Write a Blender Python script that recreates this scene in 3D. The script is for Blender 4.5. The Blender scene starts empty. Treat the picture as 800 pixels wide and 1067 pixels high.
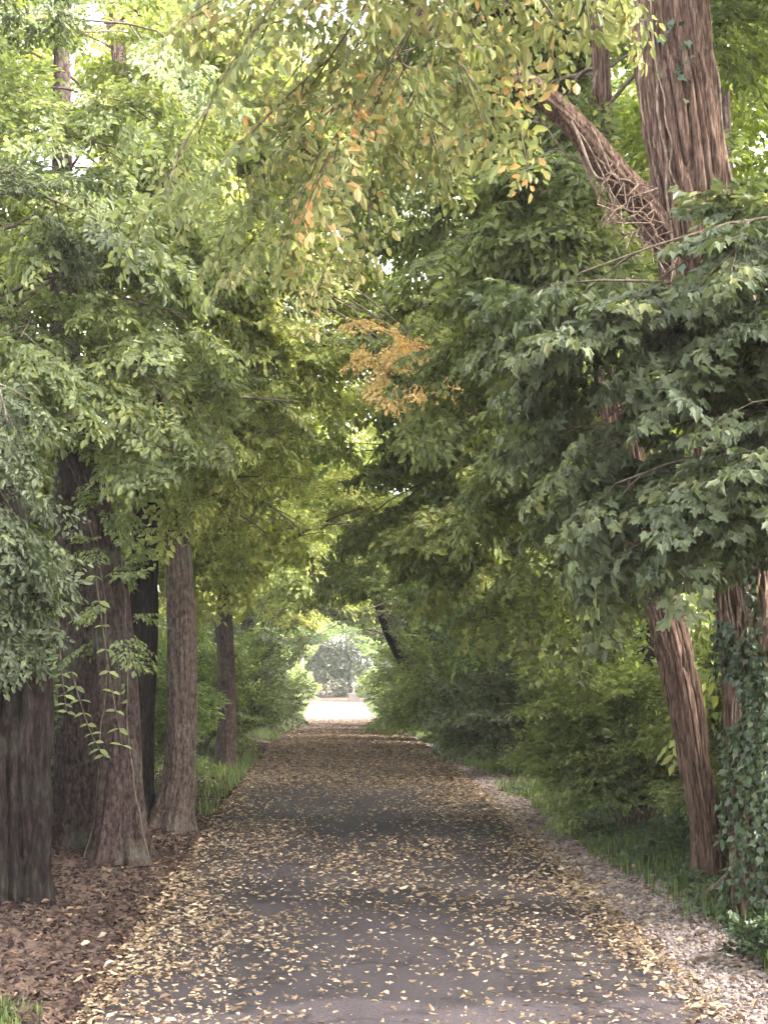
import bpy, math
import numpy as np
from mathutils import Vector

RS = np.random.RandomState
C = bpy.data.collections.new("place")
scene = bpy.context.scene
scene.collection.children.link(C)

# ------------------------------------------------------------------ camera
F_PX, W_PX, H_PX = 1540.0, 800.0, 1067.0
CAM = np.array([-0.36, 0.0, 1.8])
PITCH, YAW = math.radians(5.17), math.radians(2.04)
cam_d = bpy.data.cameras.new("camera")
cam = bpy.data.objects.new("camera", cam_d)
C.objects.link(cam)
cam.location = CAM
cam.rotation_euler = (math.pi / 2 + PITCH, 0, -YAW)
cam_d.lens = F_PX / H_PX * 36.0
cam_d.sensor_width = 36.0
cam_d.clip_start = 0.05
cam_d.clip_end = 2000
scene.camera = cam


def at(px, py, y):
    """point of the place that stands y metres ahead, seen at photo pixel px, py"""
    c = np.array([(px - 400) / F_PX, (533.5 - py) / F_PX, 1.0])
    cp, sp = math.cos(PITCH), math.sin(PITCH)
    fwd = np.array([0, cp, sp]); up = np.array([0, -sp, cp]); rt = np.array([1, 0, 0])
    d = c[0] * rt + c[1] * up + c[2] * fwd
    cy, sy = math.cos(-YAW), math.sin(-YAW)
    d = np.array([d[0] * cy - d[1] * sy, d[0] * sy + d[1] * cy, d[2]])
    return CAM + d * (y / d[1])


# ------------------------------------------------------------------ numeric helpers
def _hash(i, j, k, seed):
    h = (i * 374761393 + j * 668265263 + k * 2147483647 + seed * 144665) & 0x7FFFFFFF
    h = (h ^ (h >> 13)) * 1274126177 & 0x7FFFFFFF
    h = (h ^ (h >> 16)) * 668265263 & 0x7FFFFFFF
    return ((h ^ (h >> 15)) & 0xFFFF) / 65535.0


def vnoise(x, y, z=0.0, seed=0):
    x, y, z = np.broadcast_arrays(np.asarray(x, float), np.asarray(y, float), np.asarray(z, float))
    i, j, k = np.floor(x).astype(np.int64), np.floor(y).astype(np.int64), np.floor(z).astype(np.int64)
    u, v, w = x - i, y - j, z - k
    u, v, w = u * u * (3 - 2 * u), v * v * (3 - 2 * v), w * w * (3 - 2 * w)
    r = 0
    for a in (0, 1):
        for b in (0, 1):
            for c in (0, 1):
                r = r + _hash(i + a, j + b, k + c, seed) * (u if a else 1 - u) * (v if b else 1 - v) * (w if c else 1 - w)
    return r


def norm(v):
    return v / np.maximum(np.linalg.norm(v, axis=-1, keepdims=True), 1e-9)


_py = np.linspace(-60, 400, 1841)
_pz = np.interp(_py, [-60, 15, 31, 46, 68, 84, 400], [0, 0, -.24, -.81, -1.38, -1.47, -1.47])
_k = np.ones(25) / 25
_pz = np.convolve(np.pad(_pz, 12, mode='edge'), _k, mode='valid')


def prof(y):
    return np.interp(y, _py, _pz)


def sstep(a, b, x):
    t = np.clip((x - a) / (b - a), 0, 1)
    return t * t * (3 - 2 * t)


def gz(x, y):
    """height of the ground"""
    x = np.asarray(x, float); y = np.asarray(y, float)
    off = sstep(1.55, 2.6, np.abs(x))
    bank = np.where(x < 0, .10, .05) * off + .012 * np.maximum(np.abs(x) - 3, 0)
    n = (vnoise(x * 1.1, y * 1.1, 0, 5) - .5) * .10 + (vnoise(x * 4, y * 4, 0, 6) - .5) * .035
    return prof(y) - .02 + bank + n * off


# ------------------------------------------------------------------ mesh collector
class MB:
    def __init__(s):
        s.V = []; s.F = []; s.n = 0

    def add(s, V, F, mat=0, rnd=None, smooth=False):
        V = np.asarray(V, float).reshape(-1, 3); F = np.asarray(F, np.int64)
        if len(V) == 0 or len(F) == 0:
            return
        if rnd is None:
            rnd = np.zeros(len(F))
        s.V.append(V); s.F.append((F + s.n, mat, np.asarray(rnd, float), smooth)); s.n += len(V)

    def mesh(s, name, mats, off=(0, 0, 0)):
        me = bpy.data.meshes.new(name)
        V = np.concatenate(s.V) - np.asarray(off, float)
        me.vertices.add(len(V)); me.vertices.foreach_set("co", V.astype(np.float32).ravel())
        tot, li, mi, rn, sm = [], [], [], [], []
        for F, m, r, smo in s.F:
            tot.append(np.full(len(F), F.shape[1])); li.append(F.ravel())
            mi.append(np.full(len(F), m)); rn.append(r); sm.append(np.full(len(F), smo))
        tot = np.concatenate(tot); li = np.concatenate(li)
        st = np.concatenate([[0], np.cumsum(tot)[:-1]])
        me.loops.add(len(li)); me.loops.foreach_set("vertex_index", li.astype(np.int32))
        me.polygons.add(len(tot))
        me.polygons.foreach_set("loop_start", st.astype(np.int32))
        me.polygons.foreach_set("loop_total", tot.astype(np.int32))
        me.polygons.foreach_set("material_index", np.concatenate(mi).astype(np.int32))
        me.polygons.foreach_set("use_smooth", np.concatenate(sm).astype(bool))
        a = me.attributes.new("rnd", 'FLOAT', 'FACE')
        a.data.foreach_set("value", np.concatenate(rn).astype(np.float32))
        me.update(calc_edges=True); me.validate()
        for m in (mats if isinstance(mats, (list, tuple)) else [mats]):
            me.materials.append(m)
        return me

    def obj(s, name, mats, parent=None, off=(0, 0, 0)):
        o = bpy.data.objects.new(name, s.mesh(name, mats, off))
        C.objects.link(o)
        if parent is not None:
            o.parent = parent
        return o


def tag(o, label=None, cat=None, group=None, kind=None):
    if label: o["label"] = label
    if cat: o["category"] = cat
    if group: o["group"] = group
    if kind: o["kind"] = kind
    return o


def thing(name, loc, label, cat, group=None, rz=0):
    o = bpy.data.objects.new(name, None)
    C.objects.link(o)
    o.empty_display_size = .2
    o.location = loc; o.rotation_euler = (0, 0, rz)
    return tag(o, label, cat, group)


def copy_thing(src, loc, rz, sc, label, group=None):
    r = src.copy(); C.objects.link(r)
    r.location = loc; r.rotation_euler = (0, 0, rz); r.scale = (sc, sc, sc)
    r["label"] = label
    if group: r["group"] = group
    for ch in list(src.children):
        c = ch.copy(); C.objects.link(c); c.parent = r
    return r


def catmull(P, n):
    P = np.asarray(P, float)
    Q = np.vstack([2 * P[0] - P[1], P, 2 * P[-1] - P[-2]])
    u = np.linspace(0, len(P) - 1 - 1e-9, n)
    i = np.floor(u).astype(int); t = (u - i)[:, None]
    p0, p1, p2, p3 = Q[i], Q[i + 1], Q[i + 2], Q[i + 3]
    return .5 * (2 * p1 + (p2 - p0) * t + (2 * p0 - 5 * p1 + 4 * p2 - p3) * t ** 2 + (3 * p1 - p0 - 3 * p2 + p3) * t ** 3)


def frames(P):
    T = norm(np.gradient(P, axis=0))
    n = np.cross(T[0], [0, 1, 0.01]); n = n / np.linalg.norm(n)
    N = np.zeros_like(P); N[0] = n
    for i in range(1, len(P)):
        n = n - T[i] * n.dot(T[i]); n = n / np.linalg.norm(n); N[i] = n
    return T, N, np.cross(T, N)


def grid_faces(nr, ns, closed=True):
    i = np.arange(nr - 1)[:, None]; j = np.arange(ns if closed else ns - 1)[None, :]
    a = i * ns + j; b = i * ns + (j + 1) % ns
    return np.stack([a, b, b + ns, a + ns], -1).reshape(-1, 4)


def tube(mb, P, R, sides=6, mat=0, rnd=0.5, smooth=True):
    P = np.asarray(P, float)
    if len(P) < 2: return
    R = np.broadcast_to(np.asarray(R, float), (len(P),))
    T, N, B = frames(P)
    a = np.linspace(0, 2 * math.pi, sides, endpoint=False)
    V = P[:, None] + R[:, None, None] * (np.cos(a)[None, :, None] * N[:, None] + np.sin(a)[None, :, None] * B[:, None])
    f = grid_faces(len(P), sides)
    mb.add(V, f, mat, np.full(len(f), rnd), smooth)


class Trunk:
    """a tapered trunk with furrowed bark in its surface"""
    def __init__(s, pts, rads, n=150, ns=72, flare=.5, furrow=.12, seed=0, fib=9.0, twist=.3):
        s.P = catmull(pts, n)
        u = np.linspace(0, len(rads) - 1, n)
        s.R = np.interp(u, np.arange(len(rads)), rads)
        s.T, s.N, s.B = frames(s.P)
        seg = np.concatenate([[0], np.cumsum(np.linalg.norm(np.diff(s.P, axis=0), axis=1))])
        s.len = seg
        a = np.linspace(0, 2 * math.pi, ns, endpoint=False)
        A, H = np.meshgrid(a, seg)
        A2 = A + twist * H * .3 + .25 * (vnoise(H * 1.3, A * 0 + seed, 0, seed) - .5)
        ca, sa = np.cos(A2), np.sin(A2)
        r1 = np.clip(2.4 * np.abs(2 * vnoise(ca * fib * .5 + 30, sa * fib * .5 + 30, H * 1.5 + seed * 7, seed + 1) - 1), 0, 1)
        r2 = vnoise(ca * fib * 1.3 + 60, sa * fib * 1.3 + 60, H * 3.2 + seed, seed + 2)
        lob = vnoise(ca * 1.1 + 9, sa * 1.1 + 9, H * .6 + seed, seed + 3) - .5
        disp = furrow * (r1 * 1.0 - .8 + (r2 - .5) * .8) + .16 * lob
        fl = flare * (.55 * np.exp(-H / .16) + .45 * np.exp(-H / .5)) * (1 + .75 * np.sin(A * 5 + seed + 1.5 * lob) * np.exp(-H / .3) + .9 * lob)
        rr = s.R[:, None] * (1 + disp + fl)
        s.rr = rr; s.ns = ns
        s.V = s.P[:, None] + rr[..., None] * (np.cos(A)[..., None] * s.N[:, None] + np.sin(A)[..., None] * s.B[:, None])

    def emit(s, mb, mat=0):
        f = grid_faces(len(s.P), s.ns)
        mb.add(s.V, f, mat, None, True)

    def idx(s, h):
        return np.clip(np.searchsorted(s.len, h), 0, len(s.P) - 1)

    def on(s, h, ang, off=0.0):
        """a point on the bark: height along the trunk, angle, distance off the surface"""
        i = s.idx(h); j = np.round((np.asarray(ang) / (2 * math.pi) * s.ns)).astype(int) % s.ns
        d = norm(s.V[i, j] - s.P[i])
        return s.V[i, j] + d * np.asarray(off)[..., None], d, s.T[i]

    def ang_to(s, h, target):
        i = int(s.idx(h)); d = np.asarray(target) - s.P[i]
        return math.atan2(d.dot(s.B[i]), d.dot(s.N[i]))


# ------------------------------------------------------------------ leaves
OVAL = (np.array([(0, 0, 0), (.32, .25, .07), (.72, .19, .06), (1, 0, -.06), (.72, -.19, .06), (.32, -.25, .07)]),
        np.array([(0, 3, 2, 1), (0, 5, 4, 3)]))
LONG = (np.array([(0, 0, 0), (.3, .17, .05), (.7, .14, .04), (1, 0, -.10), (.7, -.14, .04), (.3, -.17, .05)]),
        np.array([(0, 3, 2, 1), (0, 5, 4, 3)]))
DIAM = (np.array([(0, 0, 0), (.45, .29, .05), (1, 0, -.04), (.45, -.29, .05)]), np.array([(0, 3, 2, 1)]))
MAPLE = (np.array([(0, 0, 0), (-.10, .30, .10), (.12, .44, .08), (.30, .33, .09), (.60, .45, .02), (.66, .23, .06), (1, 0, -.22),
                   (.66, -.23, .07), (.60, -.45, .04), (.30, -.33, .10), (.12, -.44, .10), (-.10, -.30, .12)]),
         np.array([(0, 6, 5, 4, 3, 2, 1), (0, 11, 10, 9, 8, 7, 6)]))
IVY = (np.array([(0, 0, 0), (-.12, .28, .03), (.35, .45, .04), (.45, .2, .03), (1, 0, -.05), (.45, -.2, .03), (.35, -.45, .04), (-.12, -.28, .03)]),
       np.array([(0, 4, 3, 2, 1), (0, 7, 6, 5, 4)]))


def put_leaves(mb, pos, t, n, size, tpl, mat=0, rnd=None):
    if len(pos) == 0: return
    TV, TF = tpl
    t = norm(t); n = norm(n - t * np.sum(n * t, -1, keepdims=True)); s = np.cross(n, t)
    size = np.broadcast_to(size, (len(pos),))[:, None, None]
    V = pos[:, None] + size * (TV[None, :, 0, None] * t[:, None] + TV[None, :, 1, None] * s[:, None] + TV[None, :, 2, None] * n[:, None])
    k = len(TV)
    F = (np.arange(len(pos)) * k)[:, None, None] + TF[None]
    r = np.repeat(rnd, len(TF))
    mb.add(V, F.reshape(-1, TF.shape[1]), mat, r)


def make_spray(seed, pairs=5, per=4, lam=.16, hang=.35, flat=.35):
    """a twig of unit length lying in its plane: leaf frames (pos, dir, normal, size)"""
    r = RS(seed)
    pos, dr, nn, sz = [], [], [], []
    for i in range(pairs * 2 + 1):
        if i == pairs * 2:
            u, ang, L = .72, r.normal(0, .1), .28
        else:
            u = .1 + .8 * (i // 2 + .5 * (i % 2)) / pairs; sd = 1 if i % 2 else -1
            ang = sd * r.uniform(.6, 1.05); L = (.42 - .22 * u) * r.uniform(.75, 1.25)
        ax = np.array([math.cos(ang), math.sin(ang), r.normal(-.12, .18)])
        b = np.array([u, 0, -.12 * u * u])
        m = max(2, int(round(per * L / .3)))
        for q in range(m + 1):
            v = (q + .6) / (m + .6)
            p = b + ax * L * v + np.array([0, 0, -.22 * (L * v) ** 2 - .03 * r.rand()])
            la = ang + (0 if q == m else (1 if q % 2 else -1) * r.uniform(.5, 1.0)) + r.normal(0, .2)
            d = np.array([math.cos(la), math.sin(la), -hang + r.normal(0, .28)])
            pos.append(p); dr.append(d)
            nn.append(np.array([r.normal(0, flat), r.normal(0, flat), 1.0]))
            sz.append(lam * r.uniform(.7, 1.2))
    return np.array(pos), np.array(dr), np.array(nn), np.array(sz)


def spray_set(seed, k=5, **kw):
    return [make_spray(seed * 31 + i, **kw) for i in range(k)]


class Sprays:
    def __init__(s):
        s.o = []; s.x = []; s.z = []; s.l = []; s.w = []

    def add(s, o, x, z, l, w=0.0):
        s.o.append(o); s.x.append(x); s.z.append(z); s.l.append(l); s.w.append(w)

    def emit(s, mb, lib, tpl, mat=0, seed=0, leaf_rnd=.6, size_mul=1.0, clear=0.0):
        """leaf_rnd: how much a leaf's colour number differs from its spray's own"""
        r = RS(seed)
        if not s.o: return 0
        O = np.array(s.o); X = norm(np.array(s.x)); Z = np.array(s.z); L = np.array(s.l); Wt = np.array(s.w)
        Z = norm(Z - X * np.sum(Z * X, -1, keepdims=True)); Y = np.cross(Z, X)
        pick = r.randint(0, len(lib), len(O)); base = r.rand(len(O))
        tot = 0
        for k, (p, d, n, z) in enumerate(lib):
            m = pick == k
            if not m.any(): continue
            o, x, y, zz, l = O[m][:, None], X[m][:, None], Y[m][:, None], Z[m][:, None], L[m][:, None, None]
            P = o + l * (p[None, :, 0, None] * x + p[None, :, 1, None] * y + p[None, :, 2, None] * zz)
            g = lambda a: a[None, :, 0, None] * x + a[None, :, 1, None] * y + a[None, :, 2, None] * zz
            D = g(d); N = g(n)
            nl = P.shape[0] * P.shape[1]
            D = D.reshape(-1, 3) + r.normal(0, .18, (nl, 3)); N = N.reshape(-1, 3) + r.normal(0, .15, (nl, 3))
            sz = (l[..., 0] * z[None]).ravel() * size_mul * r.uniform(.8, 1.15, nl)
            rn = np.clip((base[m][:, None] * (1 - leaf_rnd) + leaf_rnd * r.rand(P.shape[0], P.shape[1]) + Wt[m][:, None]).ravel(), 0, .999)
            keep = r.rand(nl) < .93
            Q0 = P.reshape(-1, 3); nz = vnoise(Q0[:, 0], Q0[:, 1] * .6, Q0[:, 2], 19)
            keep &= ~((np.abs(Q0[:, 0] + .1) < 1.2 + 1.2 * nz) & (Q0[:, 2] - prof(Q0[:, 1]) > 7.4 + .07 * Q0[:, 1] + nz) & (Q0[:, 1] < 54))
            if clear:      # people keep the path passable: nothing grows into the way
                Q = P.reshape(-1, 3)
                th = np.interp(Q[:, 1], [10, 20, 30, 46, 54], [4.6, 3.9, 3.0, 3.3, 4.2])
                e = ((Q[:, 0] + .05) / (1.8 * clear)) ** 2 + ((Q[:, 2] - prof(Q[:, 1])) / (th * clear)) ** 2
                keep &= e > 1 + .8 * (vnoise(Q[:, 0] * 1.4, Q[:, 1] * .7, Q[:, 2] * 1.4, 9) - .5)
            put_leaves(mb, P.reshape(-1, 3)[keep], D[keep], N[keep], sz[keep], tpl, mat, rn[keep])
            tot += keep.sum()
        return tot


UP = np.array([0, 0, 1.0])


def rot_about(v, axis, a):
    axis = axis / np.linalg.norm(axis)
    return v * math.cos(a) + np.cross(axis, v) * math.sin(a) + axis * axis.dot(v) * (1 - math.cos(a))


def bough(start, tip, sag, r, n=10, wig=.05):
    """a bending limb from start to tip; sag lifts its middle (arching over)"""
    start = np.asarray(start, float); tip = np.asarray(tip, float)
    L = np.linalg.norm(tip - start)
    u = np.linspace(0, 1, n)[:, None]
    P = start + (tip - start) * u + UP * sag * L * 4 * u * (1 - u)
    w = r.normal(0, wig * L, (4, 3)); w[0] = 0; w[-1] *= .3
    P = P + catmull(w, n) * np.sqrt(u)
    return P


def dress(sp, mbw, P, r0, r, spray_len=.6, subs=7, sub_len=.35, u0=.25, droop=.25, wmat=0, twigs=False, tilt=.3, per_sub=3, w=0.0):
    """hang sub branches and sprays on a bough"""
    L = np.sum(np.linalg.norm(np.diff(P, axis=0), axis=1))
    R = r0 * (1 - .82 * np.linspace(0, 1, len(P)))
    if mbw is not None:
        tube(mbw, P, R, 6, wmat)
    T = norm(np.gradient(P, axis=0))

    def one(o, d, l):
        d = d + np.array([0, 0, -droop * r.uniform(.3, 1.4)]); d = d / np.linalg.norm(d)
        z = UP + r.normal(0, tilt, 3)
        sp.add(o, d, z, l, w)
        if twigs and mbw is not None:
            zz = z - d * z.dot(d); zz = zz / np.linalg.norm(zz)
            tube(mbw, np.array([o, o + d * l * .45 - zz * l * .03, o + d * l * .85 - zz * l * .1]), np.array([.006, .004, .002]), 3, wmat)

    for k in range(subs):
        u = u0 + (1 - u0) * (k + r.uniform(.1, .9)) / subs
        i = min(int(u * (len(P) - 1)), len(P) - 2); f = u * (len(P) - 1) - i
        o = P[i] * (1 - f) + P[i + 1] * f
        side = 1 if k % 2 else -1
        d = rot_about(T[i], UP, side * r.uniform(.5, 1.25)); d = d + np.array([0, 0, r.normal(-.05, .25)]); d = d / np.linalg.norm(d)
        sl = L * sub_len * (1.15 - .6 * u) * r.uniform(.7, 1.3)
        S = np.array([o + d * sl * v - UP * droop * .5 * sl * v * v for v in np.linspace(0, 1, 5)])
        if mbw is not None:
            tube(mbw, S, r0 * .4 * (1 - .3 * u) * np.array([1, .8, .6, .4, .2]), 4, wmat)
        ns = max(2, int(round(per_sub * sl / spray_len)))
        for q in range(ns):
            v = .2 + .8 * (q + r.rand() * .6) / ns
            dd = rot_about(d, UP, (1 if q % 2 else -1) * r.uniform(.3, 1.1))
            one(o + d * sl * v - UP * droop * .5 * sl * v * v, dd, spray_len * r.uniform(.75, 1.25))
        one(S[-1] - d * .1 * spray_len, d, spray_len * r.uniform(.8, 1.2))
    one(P[-1], T[-1], spray_len * 1.1)


# ------------------------------------------------------------------ materials
def new_mat(name):
    m = bpy.data.materials.new(name); m.use_nodes = True
    nt = m.node_tree; nt.nodes.clear()
    return m, nt, nt.nodes, nt.links


def ramp(nodes, stops, interp='LINEAR'):
    n = nodes.new('ShaderNodeValToRGB'); n.color_ramp.interpolation = interp
    e = n.color_ramp.elements
    while len(e) < len(stops): e.new(.5)
    for k, (p, c) in enumerate(stops):
        e[k].position = p; e[k].color = (*c, 1)
    return n


def leaf_mat(name, stops, trans=.4, rough=.5, spec=.35, warm=(1.08, 1.18, .62), const=False, jit=.35):
    m, nt, N, K = new_mat(name)
    out = N.new('ShaderNodeOutputMaterial')
    at_ = N.new('ShaderNodeAttribute'); at_.attribute_name = 'rnd'
    rp = ramp(N, stops, 'CONSTANT' if const else 'LINEAR'); K.new(at_.outputs['Fac'], rp.inputs['Fac'])
    wn = N.new('ShaderNodeTexWhiteNoise'); wn.noise_dimensions = '1D'; K.new(at_.outputs['Fac'], wn.inputs['W'])
    oi = N.new('ShaderNodeObjectInfo')
    mr = N.new('ShaderNodeMapRange'); mr.inputs['To Min'].default_value = 1 - jit; mr.inputs['To Max'].default_value = 1 + jit
    K.new(wn.outputs['Value'], mr.inputs['Value'])
    hs = N.new('ShaderNodeHueSaturation')
    mh = N.new('ShaderNodeMapRange'); mh.inputs['To Min'].default_value = .485; mh.inputs['To Max'].default_value = .515
    K.new(oi.outputs['Random'], mh.inputs['Value']); K.new(mh.outputs[0], hs.inputs['Hue'])
    K.new(mr.outputs[0], hs.inputs['Value']); K.new(rp.outputs[0], hs.inputs['Color'])
    pb = N.new('ShaderNodeBsdfPrincipled')
    K.new(hs.outputs[0], pb.inputs['Base Color']); pb.inputs['Roughness'].default_value = rough
    pb.inputs['Specular IOR Level'].default_value = spec
    mx = N.new('ShaderNodeMix'); mx.data_type = 'RGBA'; mx.blend_type = 'MULTIPLY'; mx.inputs[0].default_value = 1
    K.new(hs.outputs[0], mx.inputs[6]); mx.inputs[7].default_value = (*warm, 1)
    tr = N.new('ShaderNodeBsdfTranslucent'); K.new(mx.outputs[2], tr.inputs['Color'])
    ms = N.new('ShaderNodeMixShader'); ms.inputs[0].default_value = trans
    K.new(pb.outputs[0], ms.inputs[1]); K.new(tr.outputs[0], ms.inputs[2]); K.new(ms.outputs[0], out.inputs['Surface'])
    return m


def bark_mat(name, c1, c2, c3, zs=.12, scale=34, lichen=0.0, bump=.5):
    m, nt, N, K = new_mat(name)
    out = N.new('ShaderNodeOutputMaterial'); pb = N.new('ShaderNodeBsdfPrincipled')
    tc = N.new('ShaderNodeTexCoord')
    mp = N.new('ShaderNodeMapping'); mp.inputs['Scale'].default_value = (1, 1, zs); K.new(tc.outputs['Object'], mp.inputs['Vector'])
    nz = N.new('ShaderNodeTexNoise'); nz.inputs['Scale'].default_value = scale; nz.inputs['Detail'].default_value = 7
    nz.inputs['Roughness'].default_value = .68; nz.inputs['Distortion'].default_value = .4
    K.new(mp.outputs[0], nz.inputs['Vector'])
    rp = ramp(N, [(.36, c1), (.5, c2), (.66, c3)]); K.new(nz.outputs['Fac'], rp.inputs['Fac'])
    n2 = N.new('ShaderNodeTexNoise'); n2.inputs['Scale'].default_value = 3.2; n2.inputs['Detail'].default_value = 6
    K.new(tc.outputs['Object'], n2.inputs['Vector'])
    r2 = ramp(N, [(.52, (0, 0, 0)), (.72, (1, 1, 1))]); K.new(n2.outputs['Fac'], r2.inputs['Fac'])
    ml = N.new('ShaderNodeMath'); ml.operation = 'MULTIPLY'; ml.inputs[1].default_value = lichen; K.new(r2.outputs[0], ml.inputs[0])
    mx = N.new('ShaderNodeMix'); mx.data_type = 'RGBA'; K.new(ml.outputs[0], mx.inputs[0])
    K.new(rp.outputs[0], mx.inputs[6]); mx.inputs[7].default_value = (.16, .18, .12, 1)
    K.new(mx.outputs[2], pb.inputs['Base Color']); pb.inputs['Roughness'].default_value = .95
    pb.inputs['Specular IOR Level'].default_value = .06
    bp = N.new('ShaderNodeBump'); bp.inputs['Strength'].default_value = bump; bp.inputs['Distance'].default_value = .02
    K.new(nz.outputs['Fac'], bp.inputs['Height']); K.new(bp.outputs[0], pb.inputs['Normal'])
    K.new(pb.outputs[0], out.inputs['Surface'])
    return m


def rnd_mat(name, stops, rough=.8, spec=.25, jit=True):
    m, nt, N, K = new_mat(name)
    out = N.new('ShaderNodeOutputMaterial'); pb = N.new('ShaderNodeBsdfPrincipled')
    a = N.new('ShaderNodeAttribute'); a.attribute_name = 'rnd'
    rp = ramp(N, stops); K.new(a.outputs['Fac'], rp.inputs['Fac'])
    tc = N.new('ShaderNodeTexCoord')
    nz = N.new('ShaderNodeTexNoise'); nz.inputs['Scale'].default_value = 60; nz.inputs['Detail'].default_value = 3
    K.new(tc.outputs['Object'], nz.inputs['Vector'])
    mr = N.new('ShaderNodeMapRange'); mr.inputs['To Min'].default_value = .6; mr.inputs['To Max'].default_value = 1.35
    K.new(nz.outputs['Fac'], mr.inputs['Value'])
    hs = N.new('ShaderNodeHueSaturation'); K.new(rp.outputs[0], hs.inputs['Color']); K.new(mr.outputs[0], hs.inputs['Value'])
    K.new(hs.outputs[0], pb.inputs['Base Color']); pb.inputs['Roughness'].default_value = rough
    pb.inputs['Specular IOR Level'].default_value = spec
    K.new(pb.outputs[0], out.inputs['Surface'])
    return m


M = {}
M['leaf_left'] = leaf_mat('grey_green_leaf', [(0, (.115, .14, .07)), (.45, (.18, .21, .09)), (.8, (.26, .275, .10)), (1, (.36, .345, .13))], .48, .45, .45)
M['leaf_lime'] = leaf_mat('yellow_green_leaf', [(0, (.18, .215, .075)), (.5, (.285, .31, .10)), (.85, (.39, .39, .125)), (1, (.5, .46, .16))], .46, .5, .3)  # yellow sunlit look of the left foliage is put into this colour
M['leaf_right'] = leaf_mat('mid_green_leaf', [(0, (.09, .115, .05)), (.5, (.135, .16, .06)), (.9, (.22, .24, .07)), (1, (.29, .29, .09))], .48, .48, .35)
M['leaf_maple'] = leaf_mat('maple_leaf', [(0, (.062, .08, .046)), (.6, (.105, .125, .065)), (.9, (.15, .165, .072)), (1, (.22, .22, .085))], .4, .45, .4)
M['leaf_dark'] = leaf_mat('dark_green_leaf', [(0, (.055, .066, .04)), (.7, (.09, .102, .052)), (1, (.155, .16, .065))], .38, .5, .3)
M['leaf_autumn'] = leaf_mat('autumn_leaf', [(0, (.12, .15, .06)), (.5, (.19, .215, .085)), (.8, (.30, .295, .12)), (.92, (.42, .34, .15)), (1, (.50, .29, .12))], .46, .5, .3, warm=(1.05, 1.08, .75))
M['leaf_orange'] = leaf_mat('orange_leaf', [(0, (.36, .38, .13)), (.35, (.58, .48, .19)), (.75, (.70, .50, .22)), (1, (.62, .36, .15))], .5, .5, .3, warm=(1.05, 1, .8))
M['leaf_shrub'] = leaf_mat('shrub_leaf', [(0, (.12, .16, .065)), (.5, (.20, .245, .09)), (.85, (.30, .34, .13)), (1, (.42, .42, .18))], .45, .45, .4)
M['leaf_wood'] = leaf_mat('woodland_leaf', [(0, (.09, .11, .04)), (.6, (.15, .18, .055)), (1, (.28, .28, .08))], .5, .5, .3)
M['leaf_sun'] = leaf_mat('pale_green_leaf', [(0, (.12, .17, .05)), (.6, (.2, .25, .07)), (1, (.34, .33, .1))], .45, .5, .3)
M['leaf_ivy'] = leaf_mat('ivy_leaf', [(0, (.03, .05, .025)), (.7, (.05, .08, .035)), (1, (.1, .12, .045))], .2, .38, .5)
M['bark_red'] = bark_mat('stringy_reddish_bark', (.03, .0185, .0145), (.105, .064, .049), (.23, .152, .118), .11, 55, bump=1.0)
M['bark_grey'] = bark_mat('grey_brown_bark', (.011, .0075, .007), (.038, .025, .0225), (.088, .061, .056), .42, 40, .25, .9)
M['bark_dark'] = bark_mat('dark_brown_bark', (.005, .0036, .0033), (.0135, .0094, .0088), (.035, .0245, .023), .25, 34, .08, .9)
M['bark_tan'] = bark_mat('pale_grey_brown_bark', (.03, .021, .018), (.085, .06, .051), (.18, .133, .113), .4, 40, .25, .9)
M['bark_pale'] = bark_mat('pale_bark', (.12, .10, .085), (.24, .205, .18), (.38, .335, .30), .5, 14)
M['twig'] = bark_mat('brown_twig', (.06, .045, .035), (.11, .085, .065), (.19, .15, .12), .5, 40, 0, .1)
M['vine'] = bark_mat('pale_vine_root', (.08, .054, .042), (.18, .125, .098), (.33, .25, .20), .3, 50, 0, .3)
M['fallen'] = leaf_mat('fallen_leaf', [(0, (.045, .027, .02)), (.25, (.095, .058, .036)), (.55, (.19, .128, .075)), (.78, (.29, .215, .13)), (.94, (.38, .31, .22)), (1, (.33, .22, .07))], .15, .6, .3, warm=(1, .9, .7), jit=.35)
M['litter'] = leaf_mat('brown_leaf_litter', [(0, (.02, .012, .011)), (.4, (.05, .029, .024)), (.7, (.11, .066, .045)), (.88, (.22, .145, .085)), (1, (.38, .27, .16))], .12, .7, .2, warm=(1, .9, .7), jit=.3)
M['grass'] = leaf_mat('grass_blade', [(0, (.055, .08, .03)), (.6, (.09, .125, .04)), (.9, (.15, .17, .06)), (1, (.26, .22, .11))], .4, .55, .2)
M['pebble'] = rnd_mat('pale_beige_pebble', [(0, (.08, .06, .053)), (.5, (.165, .126, .114)), (1, (.27, .217, .20))], .85)


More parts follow.
